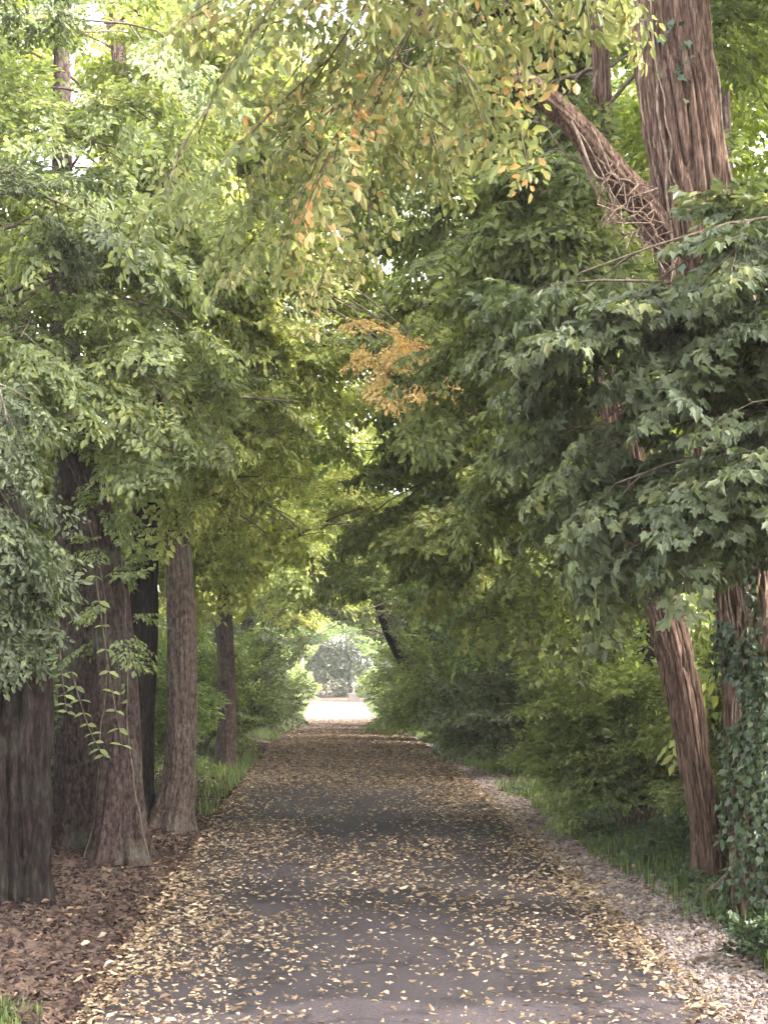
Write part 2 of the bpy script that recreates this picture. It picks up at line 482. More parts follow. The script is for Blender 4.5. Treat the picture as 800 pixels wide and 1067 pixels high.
def ground_mat():
    m, nt, N, K = new_mat('earth_and_moss')
    out = N.new('ShaderNodeOutputMaterial'); pb = N.new('ShaderNodeBsdfPrincipled')
    tc = N.new('ShaderNodeTexCoord')
    n1 = N.new('ShaderNodeTexNoise'); n1.inputs['Scale'].default_value = 22; n1.inputs['Detail'].default_value = 9; n1.inputs['Roughness'].default_value = .7
    K.new(tc.outputs['Object'], n1.inputs['Vector'])
    r1 = ramp(N, [(.3, (.045, .03, .025)), (.5, (.10, .068, .052)), (.72, (.21, .145, .10))]); K.new(n1.outputs['Fac'], r1.inputs['Fac'])
    n2 = N.new('ShaderNodeTexNoise'); n2.inputs['Scale'].default_value = .9; n2.inputs['Detail'].default_value = 5
    K.new(tc.outputs['Object'], n2.inputs['Vector'])
    sx = N.new('ShaderNodeSeparateXYZ'); K.new(tc.outputs['Object'], sx.inputs[0])
    ax = N.new('ShaderNodeMapRange'); ax.inputs['From Min'].default_value = 1.4; ax.inputs['From Max'].default_value = 3.2
    ax.inputs['To Min'].default_value = -.18; ax.inputs['To Max'].default_value = .22; K.new(sx.outputs['X'], ax.inputs['Value'])
    ad = N.new('ShaderNodeMath'); K.new(n2.outputs['Fac'], ad.inputs[0]); K.new(ax.outputs[0], ad.inputs[1])
    r2 = ramp(N, [(.5, (0, 0, 0)), (.64, (1, 1, 1))]); K.new(ad.outputs[0], r2.inputs['Fac'])
    n3 = N.new('ShaderNodeTexNoise'); n3.inputs['Scale'].default_value = 60; n3.inputs['Detail'].default_value = 6
    K.new(tc.outputs['Object'], n3.inputs['Vector'])
    r3 = ramp(N, [(.3, (.035, .05, .02)), (.7, (.10, .13, .045))]); K.new(n3.outputs['Fac'], r3.inputs['Fac'])
    mx = N.new('ShaderNodeMix'); mx.data_type = 'RGBA'; K.new(r2.outputs[0], mx.inputs[0]); K.new(r1.outputs[0], mx.inputs[6]); K.new(r3.outputs[0], mx.inputs[7])
    K.new(mx.outputs[2], pb.inputs['Base Color']); pb.inputs['Roughness'].default_value = .95; pb.inputs['Specular IOR Level'].default_value = .15
    bp = N.new('ShaderNodeBump'); bp.inputs['Strength'].default_value = .7; bp.inputs['Distance'].default_value = .04
    K.new(n1.outputs['Fac'], bp.inputs['Height']); K.new(bp.outputs[0], pb.inputs['Normal']); K.new(pb.outputs[0], out.inputs['Surface'])
    return m


def road_mat():
    m, nt, N, K = new_mat('worn_asphalt')
    out = N.new('ShaderNodeOutputMaterial'); pb = N.new('ShaderNodeBsdfPrincipled')
    tc = N.new('ShaderNodeTexCoord')
    n1 = N.new('ShaderNodeTexNoise'); n1.inputs['Scale'].default_value = 120; n1.inputs['Detail'].default_value = 8; n1.inputs['Roughness'].default_value = .75
    K.new(tc.outputs['Object'], n1.inputs['Vector'])
    r1 = ramp(N, [(.3, (.013, .0105, .0108)), (.5, (.030, .0242, .0252)), (.68, (.072, .059, .061))]); K.new(n1.outputs['Fac'], r1.inputs['Fac'])
    # broad wear and stains
    mp = N.new('ShaderNodeMapping'); mp.inputs['Scale'].default_value = (1.0, .45, 1); K.new(tc.outputs['Object'], mp.inputs['Vector'])
    n2 = N.new('ShaderNodeTexNoise'); n2.inputs['Scale'].default_value = .9; n2.inputs['Detail'].default_value = 7; n2.inputs['Roughness'].default_value = .62
    K.new(mp.outputs[0], n2.inputs['Vector'])
    mr = N.new('ShaderNodeMapRange'); mr.inputs['From Min'].default_value = .3; mr.inputs['From Max'].default_value = .7
    mr.inputs['To Min'].default_value = .62; mr.inputs['To Max'].default_value = 1.5; K.new(n2.outputs['Fac'], mr.inputs['Value'])
    hs = N.new('ShaderNodeHueSaturation'); K.new(r1.outputs[0], hs.inputs['Color']); K.new(mr.outputs[0], hs.inputs['Value'])
    # light painted as paler asphalt: ragged-edged underfoot, and sunlit beyond the trees
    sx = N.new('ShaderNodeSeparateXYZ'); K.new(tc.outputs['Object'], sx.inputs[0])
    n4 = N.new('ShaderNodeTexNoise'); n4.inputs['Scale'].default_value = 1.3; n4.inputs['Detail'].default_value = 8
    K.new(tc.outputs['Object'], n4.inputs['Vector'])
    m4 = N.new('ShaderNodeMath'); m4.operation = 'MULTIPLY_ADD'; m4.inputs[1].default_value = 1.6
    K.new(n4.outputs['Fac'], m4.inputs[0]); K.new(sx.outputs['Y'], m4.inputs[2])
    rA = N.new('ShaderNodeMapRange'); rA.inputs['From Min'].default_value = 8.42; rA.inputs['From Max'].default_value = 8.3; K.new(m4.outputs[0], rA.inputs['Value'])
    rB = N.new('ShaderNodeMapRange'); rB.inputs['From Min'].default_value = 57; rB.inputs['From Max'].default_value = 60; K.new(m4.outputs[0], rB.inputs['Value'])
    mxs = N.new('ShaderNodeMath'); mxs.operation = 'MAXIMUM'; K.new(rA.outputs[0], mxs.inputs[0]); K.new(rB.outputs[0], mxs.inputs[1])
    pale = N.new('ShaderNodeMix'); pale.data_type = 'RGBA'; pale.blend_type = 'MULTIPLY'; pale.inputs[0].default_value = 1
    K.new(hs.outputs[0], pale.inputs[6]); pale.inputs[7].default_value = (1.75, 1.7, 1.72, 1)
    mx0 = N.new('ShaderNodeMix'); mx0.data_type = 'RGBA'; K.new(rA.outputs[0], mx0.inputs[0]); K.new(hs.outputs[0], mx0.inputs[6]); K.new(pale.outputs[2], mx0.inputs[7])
    mx = N.new('ShaderNodeMix'); mx.data_type = 'RGBA'; K.new(rB.outputs[0], mx.inputs[0]); K.new(mx0.outputs[2], mx.inputs[6]); mx.inputs[7].default_value = (.13, .114, .121, 1)  # sunlight on the far pavement painted as a pale colour
    # fine cracks
    vo = N.new('ShaderNodeTexVoronoi'); vo.feature = 'DISTANCE_TO_EDGE'; vo.inputs['Scale'].default_value = .55
    nd = N.new('ShaderNodeTexNoise'); nd.inputs['Scale'].default_value = 2.5; nd.inputs['Detail'].default_value = 5; K.new(tc.outputs['Object'], nd.inputs['Vector'])
    va = N.new('ShaderNodeVectorMath'); va.operation = 'MULTIPLY_ADD'; K.new(nd.outputs['Color'], va.inputs[0]); va.inputs[1].default_value = (.7, .7, .7); K.new(tc.outputs['Object'], va.inputs[2])
    K.new(va.outputs[0], vo.inputs['Vector'])
    rc = ramp(N, [(0, (.35, .35, .35)), (.012, (1, 1, 1))]); K.new(vo.outputs['Distance'], rc.inputs['Fac'])
    mc = N.new('ShaderNodeMix'); mc.data_type = 'RGBA'; mc.blend_type = 'MULTIPLY'; mc.inputs[0].default_value = .8
    K.new(mx.outputs[2], mc.inputs[6]); K.new(rc.outputs[0], mc.inputs[7])
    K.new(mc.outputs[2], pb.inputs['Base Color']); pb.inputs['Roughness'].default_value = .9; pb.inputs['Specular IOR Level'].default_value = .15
    bp = N.new('ShaderNodeBump'); bp.inputs['Strength'].default_value = .5; bp.inputs['Distance'].default_value = .008
    K.new(n1.outputs['Fac'], bp.inputs['Height']); K.new(bp.outputs[0], pb.inputs['Normal']); K.new(pb.outputs[0], out.inputs['Surface'])
    return m


def gravel_mat():
    m, nt, N, K = new_mat('pale_gravel')
    out = N.new('ShaderNodeOutputMaterial'); pb = N.new('ShaderNodeBsdfPrincipled')
    tc = N.new('ShaderNodeTexCoord')
    vo = N.new('ShaderNodeTexVoronoi'); vo.inputs['Scale'].default_value = 38; K.new(tc.outputs['Object'], vo.inputs['Vector'])
    sp = N.new('ShaderNodeSeparateColor'); K.new(vo.outputs['Color'], sp.inputs[0])
    r1 = ramp(N, [(0, (.05, .04, .036)), (.5, (.11, .089, .082)), (1, (.18, .15, .14))]); K.new(sp.outputs[0], r1.inputs['Fac'])
    K.new(r1.outputs[0], pb.inputs['Base Color']); pb.inputs['Roughness'].default_value = .9
    bp = N.new('ShaderNodeBump'); bp.inputs['Strength'].default_value = .8; bp.inputs['Distance'].default_value = .02; bp.invert = True
    K.new(vo.outputs['Distance'], bp.inputs['Height']); K.new(bp.outputs[0], pb.inputs['Normal']); K.new(pb.outputs[0], out.inputs['Surface'])
    return m


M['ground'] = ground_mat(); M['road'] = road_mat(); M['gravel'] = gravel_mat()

# ------------------------------------------------------------------ ground, path, gravel
xs = np.unique(np.concatenate([np.linspace(-150, -14, 12), np.linspace(-14, -5, 19), np.linspace(-5, 5, 101), np.linspace(5, 14, 19), np.linspace(14, 150, 12)]))
ys = np.unique(np.concatenate([np.linspace(-90, -10, 10), np.linspace(-10, 4, 29), np.linspace(4, 30, 209), np.linspace(30, 110, 161), np.linspace(110, 260, 12)]))
GX, GY = np.meshgrid(xs, ys)
mb = MB(); mb.add(np.stack([GX, GY, gz(GX, GY) - .012], -1), grid_faces(len(ys), len(xs), False), 0, None, True)
tag(mb.obj('ground', M['ground']), kind='structure')

ry = np.linspace(-12, 86, 491)
eL = -1.5 + (vnoise(ry * 2.5, 0, 0, 11) - .5) * .10
eR = 1.5 + (vnoise(ry * 2.5, 3, 0, 12) - .5) * .10
cols = []
for f in (0, .002, .25, .5, .75, .998, 1):
    x = eL + (eR - eL) * f
    z = prof(ry) + .02 * (1 - (2 * f - 1) ** 2) + .004 - (.07 if f in (0, 1) else 0)
    cols.append(np.stack([x, ry, z], -1))
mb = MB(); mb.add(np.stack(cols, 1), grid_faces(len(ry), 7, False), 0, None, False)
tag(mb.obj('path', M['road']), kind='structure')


def gravel_w(y):
    return .38 + .24 * vnoise(y * .8, 7, 0, 13) + .10 * sstep(12, 7, y) - .25 * sstep(17, 34, y)


gy = np.linspace(-4, 46, 401)
x0 = np.interp(gy, ry, eR) + .005
x1 = x0 + gravel_w(gy)
cols = [np.stack([x0 + (x1 - x0) * f, gy, gz(x0 + (x1 - x0) * f, gy) + .012 - (.06 if f in (0, 1) else 0)], -1) for f in (0, .02, .3, .6, .97, 1)]
mb = MB(); mb.add(np.stack(cols, 1), grid_faces(len(gy), 6, False), 0, None, True)
tag(mb.obj('gravel_strip', M['gravel']), kind='structure')

# loose pebbles
r = RS(3)
n = 24000
py_ = 5.5 + 24 * r.rand(n) ** 1.6
px_ = np.interp(py_, ry, eR) + .0 + gravel_w(py_) * r.uniform(-.06, 1.18, n)
sz = r.uniform(.005, .014, n) * (1 + .3 * (py_ > 14))
base = np.array([(x, y, z) for x in (-1, 1) for y in (-1, 1) for z in (-1, 1)], float) * .75
base = np.vstack([base, [(0, 0, 1.1), (1.1, 0, 0), (-1.1, 0, 0), (0, 1.1, 0), (0, -1.1, 0)]])
FT = []
for quad, ap in (((1, 5, 7, 3), 8), ((4, 6, 7, 5), 9), ((0, 1, 3, 2), 10), ((2, 3, 7, 6), 11), ((0, 4, 5, 1), 12)):
    for q in range(4): FT.append((quad[q], quad[(q + 1) % 4], ap))
FT = np.array(FT)
V = base[None] * r.uniform(.7, 1.3, (n, 13, 1)) * np.stack([r.uniform(.8, 1.5, n), r.uniform(.8, 1.3, n), r.uniform(.5, .9, n)], -1)[:, None] * sz[:, None, None]
a = r.rand(n) * 6.28; ca, sa = np.cos(a)[:, None], np.sin(a)[:, None]
V = np.stack([V[..., 0] * ca - V[..., 1] * sa, V[..., 0] * sa + V[..., 1] * ca, V[..., 2]], -1)
V = V + np.stack([px_, py_, gz(px_, py_) + .016 + sz * .2], -1)[:, None]
mb = MB(); mb.add(V, (np.arange(n) * 13)[:, None, None].repeat(len(FT), 1).reshape(-1, 1) + np.tile(FT, (n, 1)), 0, np.repeat(r.rand(n), len(FT)))
tag(mb.obj('loose_gravel', M['pebble']), 'pale pinkish loose gravel along the right edge of the path', 'gravel', kind='stuff')


# ------------------------------------------------------------------ fallen leaves and litter
def flat_leaves(mb, x, y, z, size, r, mat=0, rnd=None, tiltmax=.5, tpl=OVAL):
    n = len(x)
    a = r.rand(n) * 6.283
    t = np.stack([np.cos(a), np.sin(a), r.normal(0, tiltmax * .5, n)], -1)
    nn = np.stack([r.normal(0, tiltmax, n), r.normal(0, tiltmax, n), np.where(r.rand(n) < .5, 1, -1)], -1)
    TV = tpl[0].copy(); TV[:, 2] *= 1.8
    put_leaves(mb, np.stack([x, y, z + size * .12], -1), t, nn, size, (TV, tpl[1]), mat, rnd if rnd is not None else r.rand(n))


r = RS(8)
mb = MB()
n = 150000
y = 5.2 + 62 * r.rand(n) ** 1.4
x = r.uniform(-1.58, 1.58, n)
xl = np.abs(x + .05)
dens = .36 + .5 * sstep(.2, 1.3, x) * (.55 + .45 * sstep(10, 14, y)) + .28 * sstep(1.2, 1.5, -x) + .2 * sstep(1.2, 1.5, x) + .30 * sstep(-.6, -1.3, x)
dens *= .42 + 1.1 * sstep(.35, .75, vnoise(x * 1.2, y * .55, 0, 21) * .6 + vnoise(x * 3.5, y * 1.4, 0, 22) * .4)
dens = dens * (1 - .55 * sstep(12, 14.5, y) * sstep(19, 16, y) * sstep(.6, -.1, np.abs(x + .3))) + .75 * sstep(17, 24, y)
dens *= np.where(y < 8.2, .65, 1) * sstep(66, 50, y)
k = r.rand(n) < dens * .85
x, y = x[k], y[k]
rn = np.clip(r.beta(2.2, 1.6, len(x)) - .28 * sstep(15, 26, y), 0, .999)
flat_leaves(mb, x, y, prof(y) + .026 + .02 * (1 - (x / 1.5) ** 2).clip(0), (.016 + .036 * r.rand(len(x)) ** 1.6) * (1 + .5 * (r.rand(len(x)) < .04)) * (1 + .3 * (y > 20)), r, 0, rn, .28)
n = 500   # big near ones seen as single leaves on the left border
y = 5.5 + 16 * r.rand(n) ** 1.4; x = -1.5 + r.normal(-.05, .15, n)
flat_leaves(mb, x, y, np.where(x > -1.52, prof(y) + .03, gz(x, y) + .015), r.uniform(.03, .08, n), r, 0, r.beta(2.0, 1.8, n), .5)
n = 2300
y = 5.5 + 22 * r.rand(n) ** 1.4; x = 1.50 + r.normal(0, .10, n) + .7 * (r.rand(n) < .45) * r.rand(n)
flat_leaves(mb, x, y, np.where(x < 1.52, prof(y) + .03, gz(x, y) + .03), r.uniform(.03, .07, n), r, 0, r.beta(1.9, 1.8, n), .5)
tag(mb.obj('fallen_leaves', M['fallen']), 'tan and yellow fallen leaves scattered over the asphalt path', 'fallen leaves', kind='stuff')
print('fallen done')

mb = MB()
n = 42000
y = 6 + 26 * r.rand(n) ** 1.3; x = -1.5 - 3.4 * r.rand(n) ** 1.3
flat_leaves(mb, x, y, gz(x, y) + .005, r.uniform(.022, .068, n), r, 0, np.clip(r.beta(1.0, 2.1, n) + .14 * sstep(-2.1, -1.6, x) * r.rand(n), 0, .999), .6)
n = 6000
y = 8 + 20 * r.rand(n); x = 2.2 + 2.2 * r.rand(n)
flat_leaves(mb, x, y, gz(x, y) + .01, r.uniform(.03, .07, n), r, 0, r.beta(1.5, 2.2, n), .6)
tag(mb.obj('leaf_litter', M['litter']), 'brown leaf litter covering the bare earth beside the path', 'leaf litter', kind='stuff')

# grass
mb = MB()


def blades(x, y, h, r, lean=.45):
    n = len(x)
    a = r.rand(n) * 6.283; w = .0035 + .004 * r.rand(n)
    side = np.stack([np.cos(a), np.sin(a), np.zeros(n)], -1); ld = np.stack([-np.sin(a), np.cos(a), np.zeros(n)], -1)
    b = np.stack([x, y, gz(x, y) - .01], -1); le = (lean * r.rand(n) * h)[:, None] * ld
    V = np.stack([b - side * w[:, None], b + side * w[:, None], b + side * w[:, None] * .7 + le * .35 + UP * (h * .6)[:, None],
                  b - side * w[:, None] * .7 + le * .35 + UP * (h * .6)[:, None], b + le + UP * h[:, None] * .97], 1)
    i = (np.arange(n) * 5)[:, None]
    rr = r.rand(n)
    mb.add(V, i + np.array([[0, 1, 2, 3]]), 0, rr)
    mb.V.append(np.zeros((0, 3))); mb.F.append(((i + np.array([[3, 2, 4]])) + mb.n - len(V) * 5, 0, rr, False))


r = RS(12)
n = 90000
y = 8 + 46 * r.rand(n) ** 1.35; x = np.interp(y, ry, eR) + gravel_w(y) * .85 + (r.rand(n) ** 1.3) * 2.6
k = vnoise(x * 1.3, y * .9, 0, 31) + .35 * sstep(.0, .8, x - 1.9) > r.rand(n) * .9 + .12
x, y = x[k], y[k]
blades(x, y, (r.uniform(.05, .17, len(x)) * (.6 + .8 * vnoise(x * 2, y * 2, 0, 33))), r)
n = 26000
y = 16 + 38 * r.rand(n); x = -1.62 - 2.0 * r.rand(n) ** 1.2
k = vnoise(x * 1.3, y * .8, 0, 35) > r.rand(n) * .8 + .15
x, y = x[k], y[k]
blades(x, y, r.uniform(.06, .22, len(x)), r)
n = 700
y = r.uniform(6.8, 7.6, n); x = -2.05 + r.normal(0, .12, n)
blades(x, y, r.uniform(.04, .10, n), r, .8)
n = 30000
y = 56 + 34 * r.rand(n); x = np.where(r.rand(n) < .5, -1, 1) * (1.6 + 4 * r.rand(n)); 
blades(x, y, r.uniform(.1, .35, n), r)
tag(mb.obj('grass', M['grass']), 'short green grass growing along the verges of the path', 'grass', kind='stuff')
print('grass done')

# broad-leaved ground cover on the right verge
mb = MB(); r = RS(91); n = 26000
y = 7.5 + 30 * r.rand(n) ** 1.3; x = np.interp(y, ry, eR) + gravel_w(y) + .05 + 2.2 * r.rand(n) ** 1.2
k = vnoise(x * 1.7, y * 1.3, 0, 61) > .42; x, y = x[k], y[k]; n = len(x)
hh = (.02 + .20 * r.rand(n) * vnoise(x * 2.3, y * 2, 0, 62)) * (.4 + .6 * sstep(.0, .5, x - np.interp(y, ry, eR) - gravel_w(y)))
a = r.rand(n) * 6.283
put_leaves(mb, np.stack([x, y, gz(x, y) + hh], -1), np.stack([np.cos(a), np.sin(a), r.normal(-.25, .3, n)], -1), np.stack([r.normal(0, .4, n), r.normal(-.2, .4, n), np.ones(n)], -1), r.uniform(.03, .075, n), IVY, 0, r.rand(n))
tag(mb.obj('ground_cover', M['leaf_ivy']), 'low broad-leaved ground cover under the trees of the right verge', 'ground cover', kind='stuff')

# ------------------------------------------------------------------ trees
LIB_L = spray_set(1, 6, pairs=7, per=5, lam=.125, hang=.45, flat=.5)
LIB_F = spray_set(2, 5, pairs=6, per=5, lam=.125, hang=.45, flat=.55)
LIB_M = spray_set(3, 6, pairs=5, per=4, lam=.15, hang=.45, flat=.5)
LIB_H = spray_set(4, 6, pairs=6, per=3, lam=.145, hang=.65, flat=.5)


def auto_boughs(tr, r, n, h0, h1, lmin, lmax, bias=None, bias_p=.5, rise=.35, top_taper=True):
    """limbs all round the trunk"""
    out = []
    for k in range(n):
        h = h0 + (h1 - h0) * (k + r.rand()) / n
        i = int(tr.idx(h)); o = tr.P[i]
        az = r.rand() * 6.283
        if bias is not None and r.rand() < bias_p:
            az = bias + r.normal(0, .6)
        f = (h - h0) / max(h1 - h0, .1)
        L = (lmin + (lmax - lmin) * r.rand()) * ((1.0 - .55 * f) if top_taper else 1)
        tip = o + np.array([math.cos(az) * L, math.sin(az) * L, L * rise * r.uniform(-.3, 1.3) + .25 * L * f])
        out.append((o, tip, r.uniform(.06, .16), max(.010, .09 * tr.R[i] + .006 * L)))
    return out


def tree(name, label, base, pts, rads, boughs, lib, tpl, leaf, bark, seed, spray=.6, group=None, n=140, ns=64, flare=.5, furrow=.12,
         subs=7, sub_len=.35, twigs=False, droop=.25, cat='tree', extra=None, per_sub=3, fib=9.0, leaf_rnd=.6, tilt=.3, clear=1.0, u0=.25):
    r = RS(seed)
    base = np.asarray(base, float)
    root = thing(name, base, label, cat, group)
    tr = Trunk(pts, rads, n, ns, flare, furrow, seed, fib)
    mbt = MB(); tr.emit(mbt)
    mbt.obj('trunk', M[bark], root, base)
    mbw = MB(); sp = Sprays()
    bl = boughs(tr, r) if callable(boughs) else boughs
    for b in bl:
        w = b[4] if len(b) > 4 else 0.0
        dress(sp, mbw, bough(b[0], b[1], b[2], r), b[3], r, spray, subs, sub_len, u0, droop, 0, twigs, tilt, per_sub, w)
    if mbw.n: mbw.obj('branches', M['twig'] if bark != 'bark_pale' else M[bark], root, base)
    mbc = MB(); cnt = sp.emit(mbc, lib, tpl, 0, seed + 5, leaf_rnd, 1.0, clear)
    mbc.obj('crown', M[leaf], root, base)
    if extra: extra(tr, root, base, r)
    print(name, 'leaves', cnt)
    return root, tr


def G(x, y):
    return np.array([x, y, float(gz(x, y)) - .03])


# --- left row, near group of trunks -------------------------------------------------
P0 = 0.0   # azimuth towards the path from the left
# darkest trunk at the frame's left edge
b = G(-2.62, 10.4)
pts = [b, b + [.03, 0, .7], b + [.0, .02, 1.7], b + [-.25, .05, 3.0], b + [-1.0, .1, 6], b + [-1.6, .2, 10]]
def bg(tr, r):
    L = auto_boughs(tr, r, 8, 4.4, 9.6, 1.2, 2.0, math.pi, .4)
    for (px, py, d) in [(15, 590, 10.0), (22, 630, 10.1), (0, 540, 9.8), (5, 650, 10.0), (5, 440, 9.8)]:
        t = at(px, py, d); L.append((tr.P[tr.idx(max(t[2] + .35, 2.2))], t, .18, .022))
    return L
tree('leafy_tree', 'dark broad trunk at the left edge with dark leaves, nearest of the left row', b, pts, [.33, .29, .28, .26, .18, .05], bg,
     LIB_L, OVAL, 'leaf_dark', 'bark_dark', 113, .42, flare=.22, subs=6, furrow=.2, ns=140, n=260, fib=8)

# trunk standing just behind its neighbour, curved rim
b = G(-2.60, 13.0)
pts = [b, b + [.06, 0, .5], b + [.07, 0, 1.2], b + [.0, .05, 2.4], b + [-.15, .1, 4.5], b + [-.3, .3, 9]]
tree('leafy_tree', 'bowed grey-brown trunk tucked between the edge trunk and the flared reddish trunk', b, pts, [.23, .21, .19, .17, .13, .04],
     lambda tr, r: auto_boughs(tr, r, 9, 3.6, 8.0, 1.4, 2.4, 0, .4), LIB_L, OVAL, 'leaf_left', 'bark_grey', 102, .55, flare=.2, subs=6)

# leaning reddish trunk with flared foot
b = G(-2.10, 12.5)
pts = [b, at(124, 800, 12.5), at(120, 690, 12.5), at(110, 590, 12.5), at(85, 480, 12.5), at(45, 400, 12.5), at(-10, 300, 12.6), at(-90, 150, 12.8), at(-170, -120, 13)]
def creeper(tr, root, base, r):
    sp = Sprays(); mbw = MB()
    for k in range(44):
        h = r.uniform(1.7, 4.6); an = tr.ang_to(h, CAM) + r.normal(0, 1.1)
        p, d, t = tr.on(h, an, .0)
        sp.add(p, d + UP * r.uniform(-.9, .2) + r.normal(0, .3, 3), d * .6 + UP * .6, r.uniform(.25, .5))
    for a0 in (-.7, .9):
        hs = np.linspace(.02, 4.4, 44); an = tr.ang_to(2, CAM) + a0 + .4 * np.sin(hs * 1.7 + a0 * 3)
        tube(mbw, np.array([tr.on(h, x, .003)[0] for h, x in zip(hs, an)]), .006, 5)
    for (x0, y0, x1, y1, l) in [(100, 600, 128, 775, 12.1), (60, 640, 70, 740, 11.8), (75, 700, 108, 785, 11.9)]:
        P = np.array([at(x0 + (x1 - x0) * u, y0 + (y1 - y0) * u + 12 * math.sin(u * 3), l) for u in np.linspace(0, 1, 9)])
        tube(mbw, P, np.linspace(.007, .003, 9), 4)
        for q, p in enumerate(P):
            for sgn in (-1, 1):
                sp2.append((p, np.array([sgn * .9, -.2, -.25 + r.normal(0, .2)])))
    mbc = MB(); sp.emit(mbc, LIB_L, OVAL, 0, 77)
    q = np.array([a for a, _ in sp2]); d = np.array([c for _, c in sp2])
    put_leaves(mbc, q, d, np.tile([0, -.5, 1.0], (len(q), 1)) + r.normal(0, .3, (len(q), 3)), r.uniform(.06, .11, len(q)), OVAL, 0, r.uniform(.3, .9, len(q)))
    mbw.obj('vine_stems', M['twig'], root, base)
    mbc.obj('creeper', M['leaf_left'], root, base)
sp2 = []
def bg(tr, r):
    L = auto_boughs(tr, r, 9, 4.6, 9.0, 1.4, 2.6, P0, .3)
    for (px, py, d) in [(165, 470, 11.8), (190, 430, 11.8), (100, 380, 11.5), (140, 250, 11.5), (200, 330, 11.8), (10, 390, 11.4), (180, 180, 11.8), (160, 120, 12), (90, 200, 11.3), (210, 60, 12), (25, 350, 11)]:
        t = at(px, py, d); L.append((tr.P[tr.idx(max(t[2] + .5, 2.8))], t, .16, .022))
    return L
tree('leafy_tree', 'reddish-brown leaning trunk with a flared foot and creeper climbing it', b, pts, [.225, .185, .165, .15, .14, .13, .12, .1, .04], bg,
     LIB_L, OVAL, 'leaf_left', 'bark_grey', 103, .55, flare=.45, subs=6, furrow=.2, ns=140, n=300, fib=7.5, extra=creeper)

# dark slim trunk behind
b = G(-2.28, 14.9)
pts = [b, b + [0, 0, .8], b + [.05, 0, 2], b + [.02, .1, 4], b + [-.1, .2, 8.5]]
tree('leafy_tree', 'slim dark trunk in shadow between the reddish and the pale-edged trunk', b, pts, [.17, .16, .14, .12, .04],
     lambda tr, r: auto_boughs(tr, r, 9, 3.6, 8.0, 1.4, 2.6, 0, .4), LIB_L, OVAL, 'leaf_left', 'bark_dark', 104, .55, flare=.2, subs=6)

# upright pale-edged trunk
b = G(-1.93, 14.8)
pts = [b, at(188, 800, 14.8), at(190, 720, 14.8), at(189, 640, 14.8), at(184, 560, 14.8), at(165, 420, 14.9), at(140, 250, 15), at(120, 0, 15.2), at(110, -160, 15.3)]
def bg(tr, r):
    L = auto_boughs(tr, r, 18, 4.0, 9.4, 1.5, 3.0, P0, .4)
    for (px, py, d) in [(230, 440, 14), (270, 400, 14.5), (250, 500, 14.8), (290, 470, 15), (240, 330, 14), (280, 560, 15.6), (220, 250, 13.8), (300, 350, 14.5), (300, 240, 14), (330, 420, 15.5), (330, 500, 16), (210, 160, 14), (260, 300, 14), (340, 60, 15), (360, 130, 15), (300, 100, 14.5), (340, 200, 15.5), (370, 270, 16), (260, 30, 14.5), (400, 200, 16), (320, 560, 16.5), (200, 510, 14.4)]:
        t = at(px, py, d); L.append((tr.P[tr.idx(max(t[2] + .4, 3.0))], t, .15, .024, .12))
    return L
tree('leafy_tree', 'slender upright grey-brown trunk, furthest and palest of the near left cluster', b, pts, [.18, .145, .14, .135, .125, .115, .1, .07, .04], bg,
     LIB_L, OVAL, 'leaf_lime', 'bark_tan', 105, .6, flare=.4, subs=6, furrow=.18, ns=120, n=240, fib=7)

# yellow sprig with lit tone in its leaf colour on the left trunks belongs to the pale-edged tree: thin trunk further on
b = G(-1.98, 23)
pts = [b, b + [.03, 0, 1], b + [-.02, 0, 2.5], b + [.05, .1, 5], b + [.1, .2, 10]]
t6, _ = tree('roadside_tree', 'thin straight trunk by itself at the left verge beyond the cluster', b, pts, [.15, .13, .12, .10, .03],
     lambda tr, r: auto_boughs(tr, r, 26, 2.7, 9.6, 1.8, 3.6, P0, .35), LIB_L, DIAM, 'leaf_lime', 'bark_grey', 106, .7, flare=.3, subs=6)

# --- generic tunnel trees, two kinds copied along the path --------------------------
def generic(seed, leaf, bark, h, lean, label, x, y, n=30, h0=2.4, lmax=4.0, rise=.3, spray=.85, over=()):
    b = G(x, y)
    pts = [b, b + [lean * .1, 0, 1.2], b + [lean * .3, .05, 3], b + [lean * .7, .1, 6], b + [lean, .2, h]]
    return tree('roadside_tree', label, b, pts, [.22, .18, .16, .12, .03],
                lambda tr, r: auto_boughs(tr, r, n, h0, h - .5, 2.0, lmax, None, 0, rise) + [(tr.P[tr.idx(min(at(*o)[2] - float(prof(y)) + .3, h - 1.5))], at(*o), .12, .03) for o in over], LIB_F, DIAM, leaf, bark, seed, spray, subs=7, ns=40, n=80, flare=.35)[0]

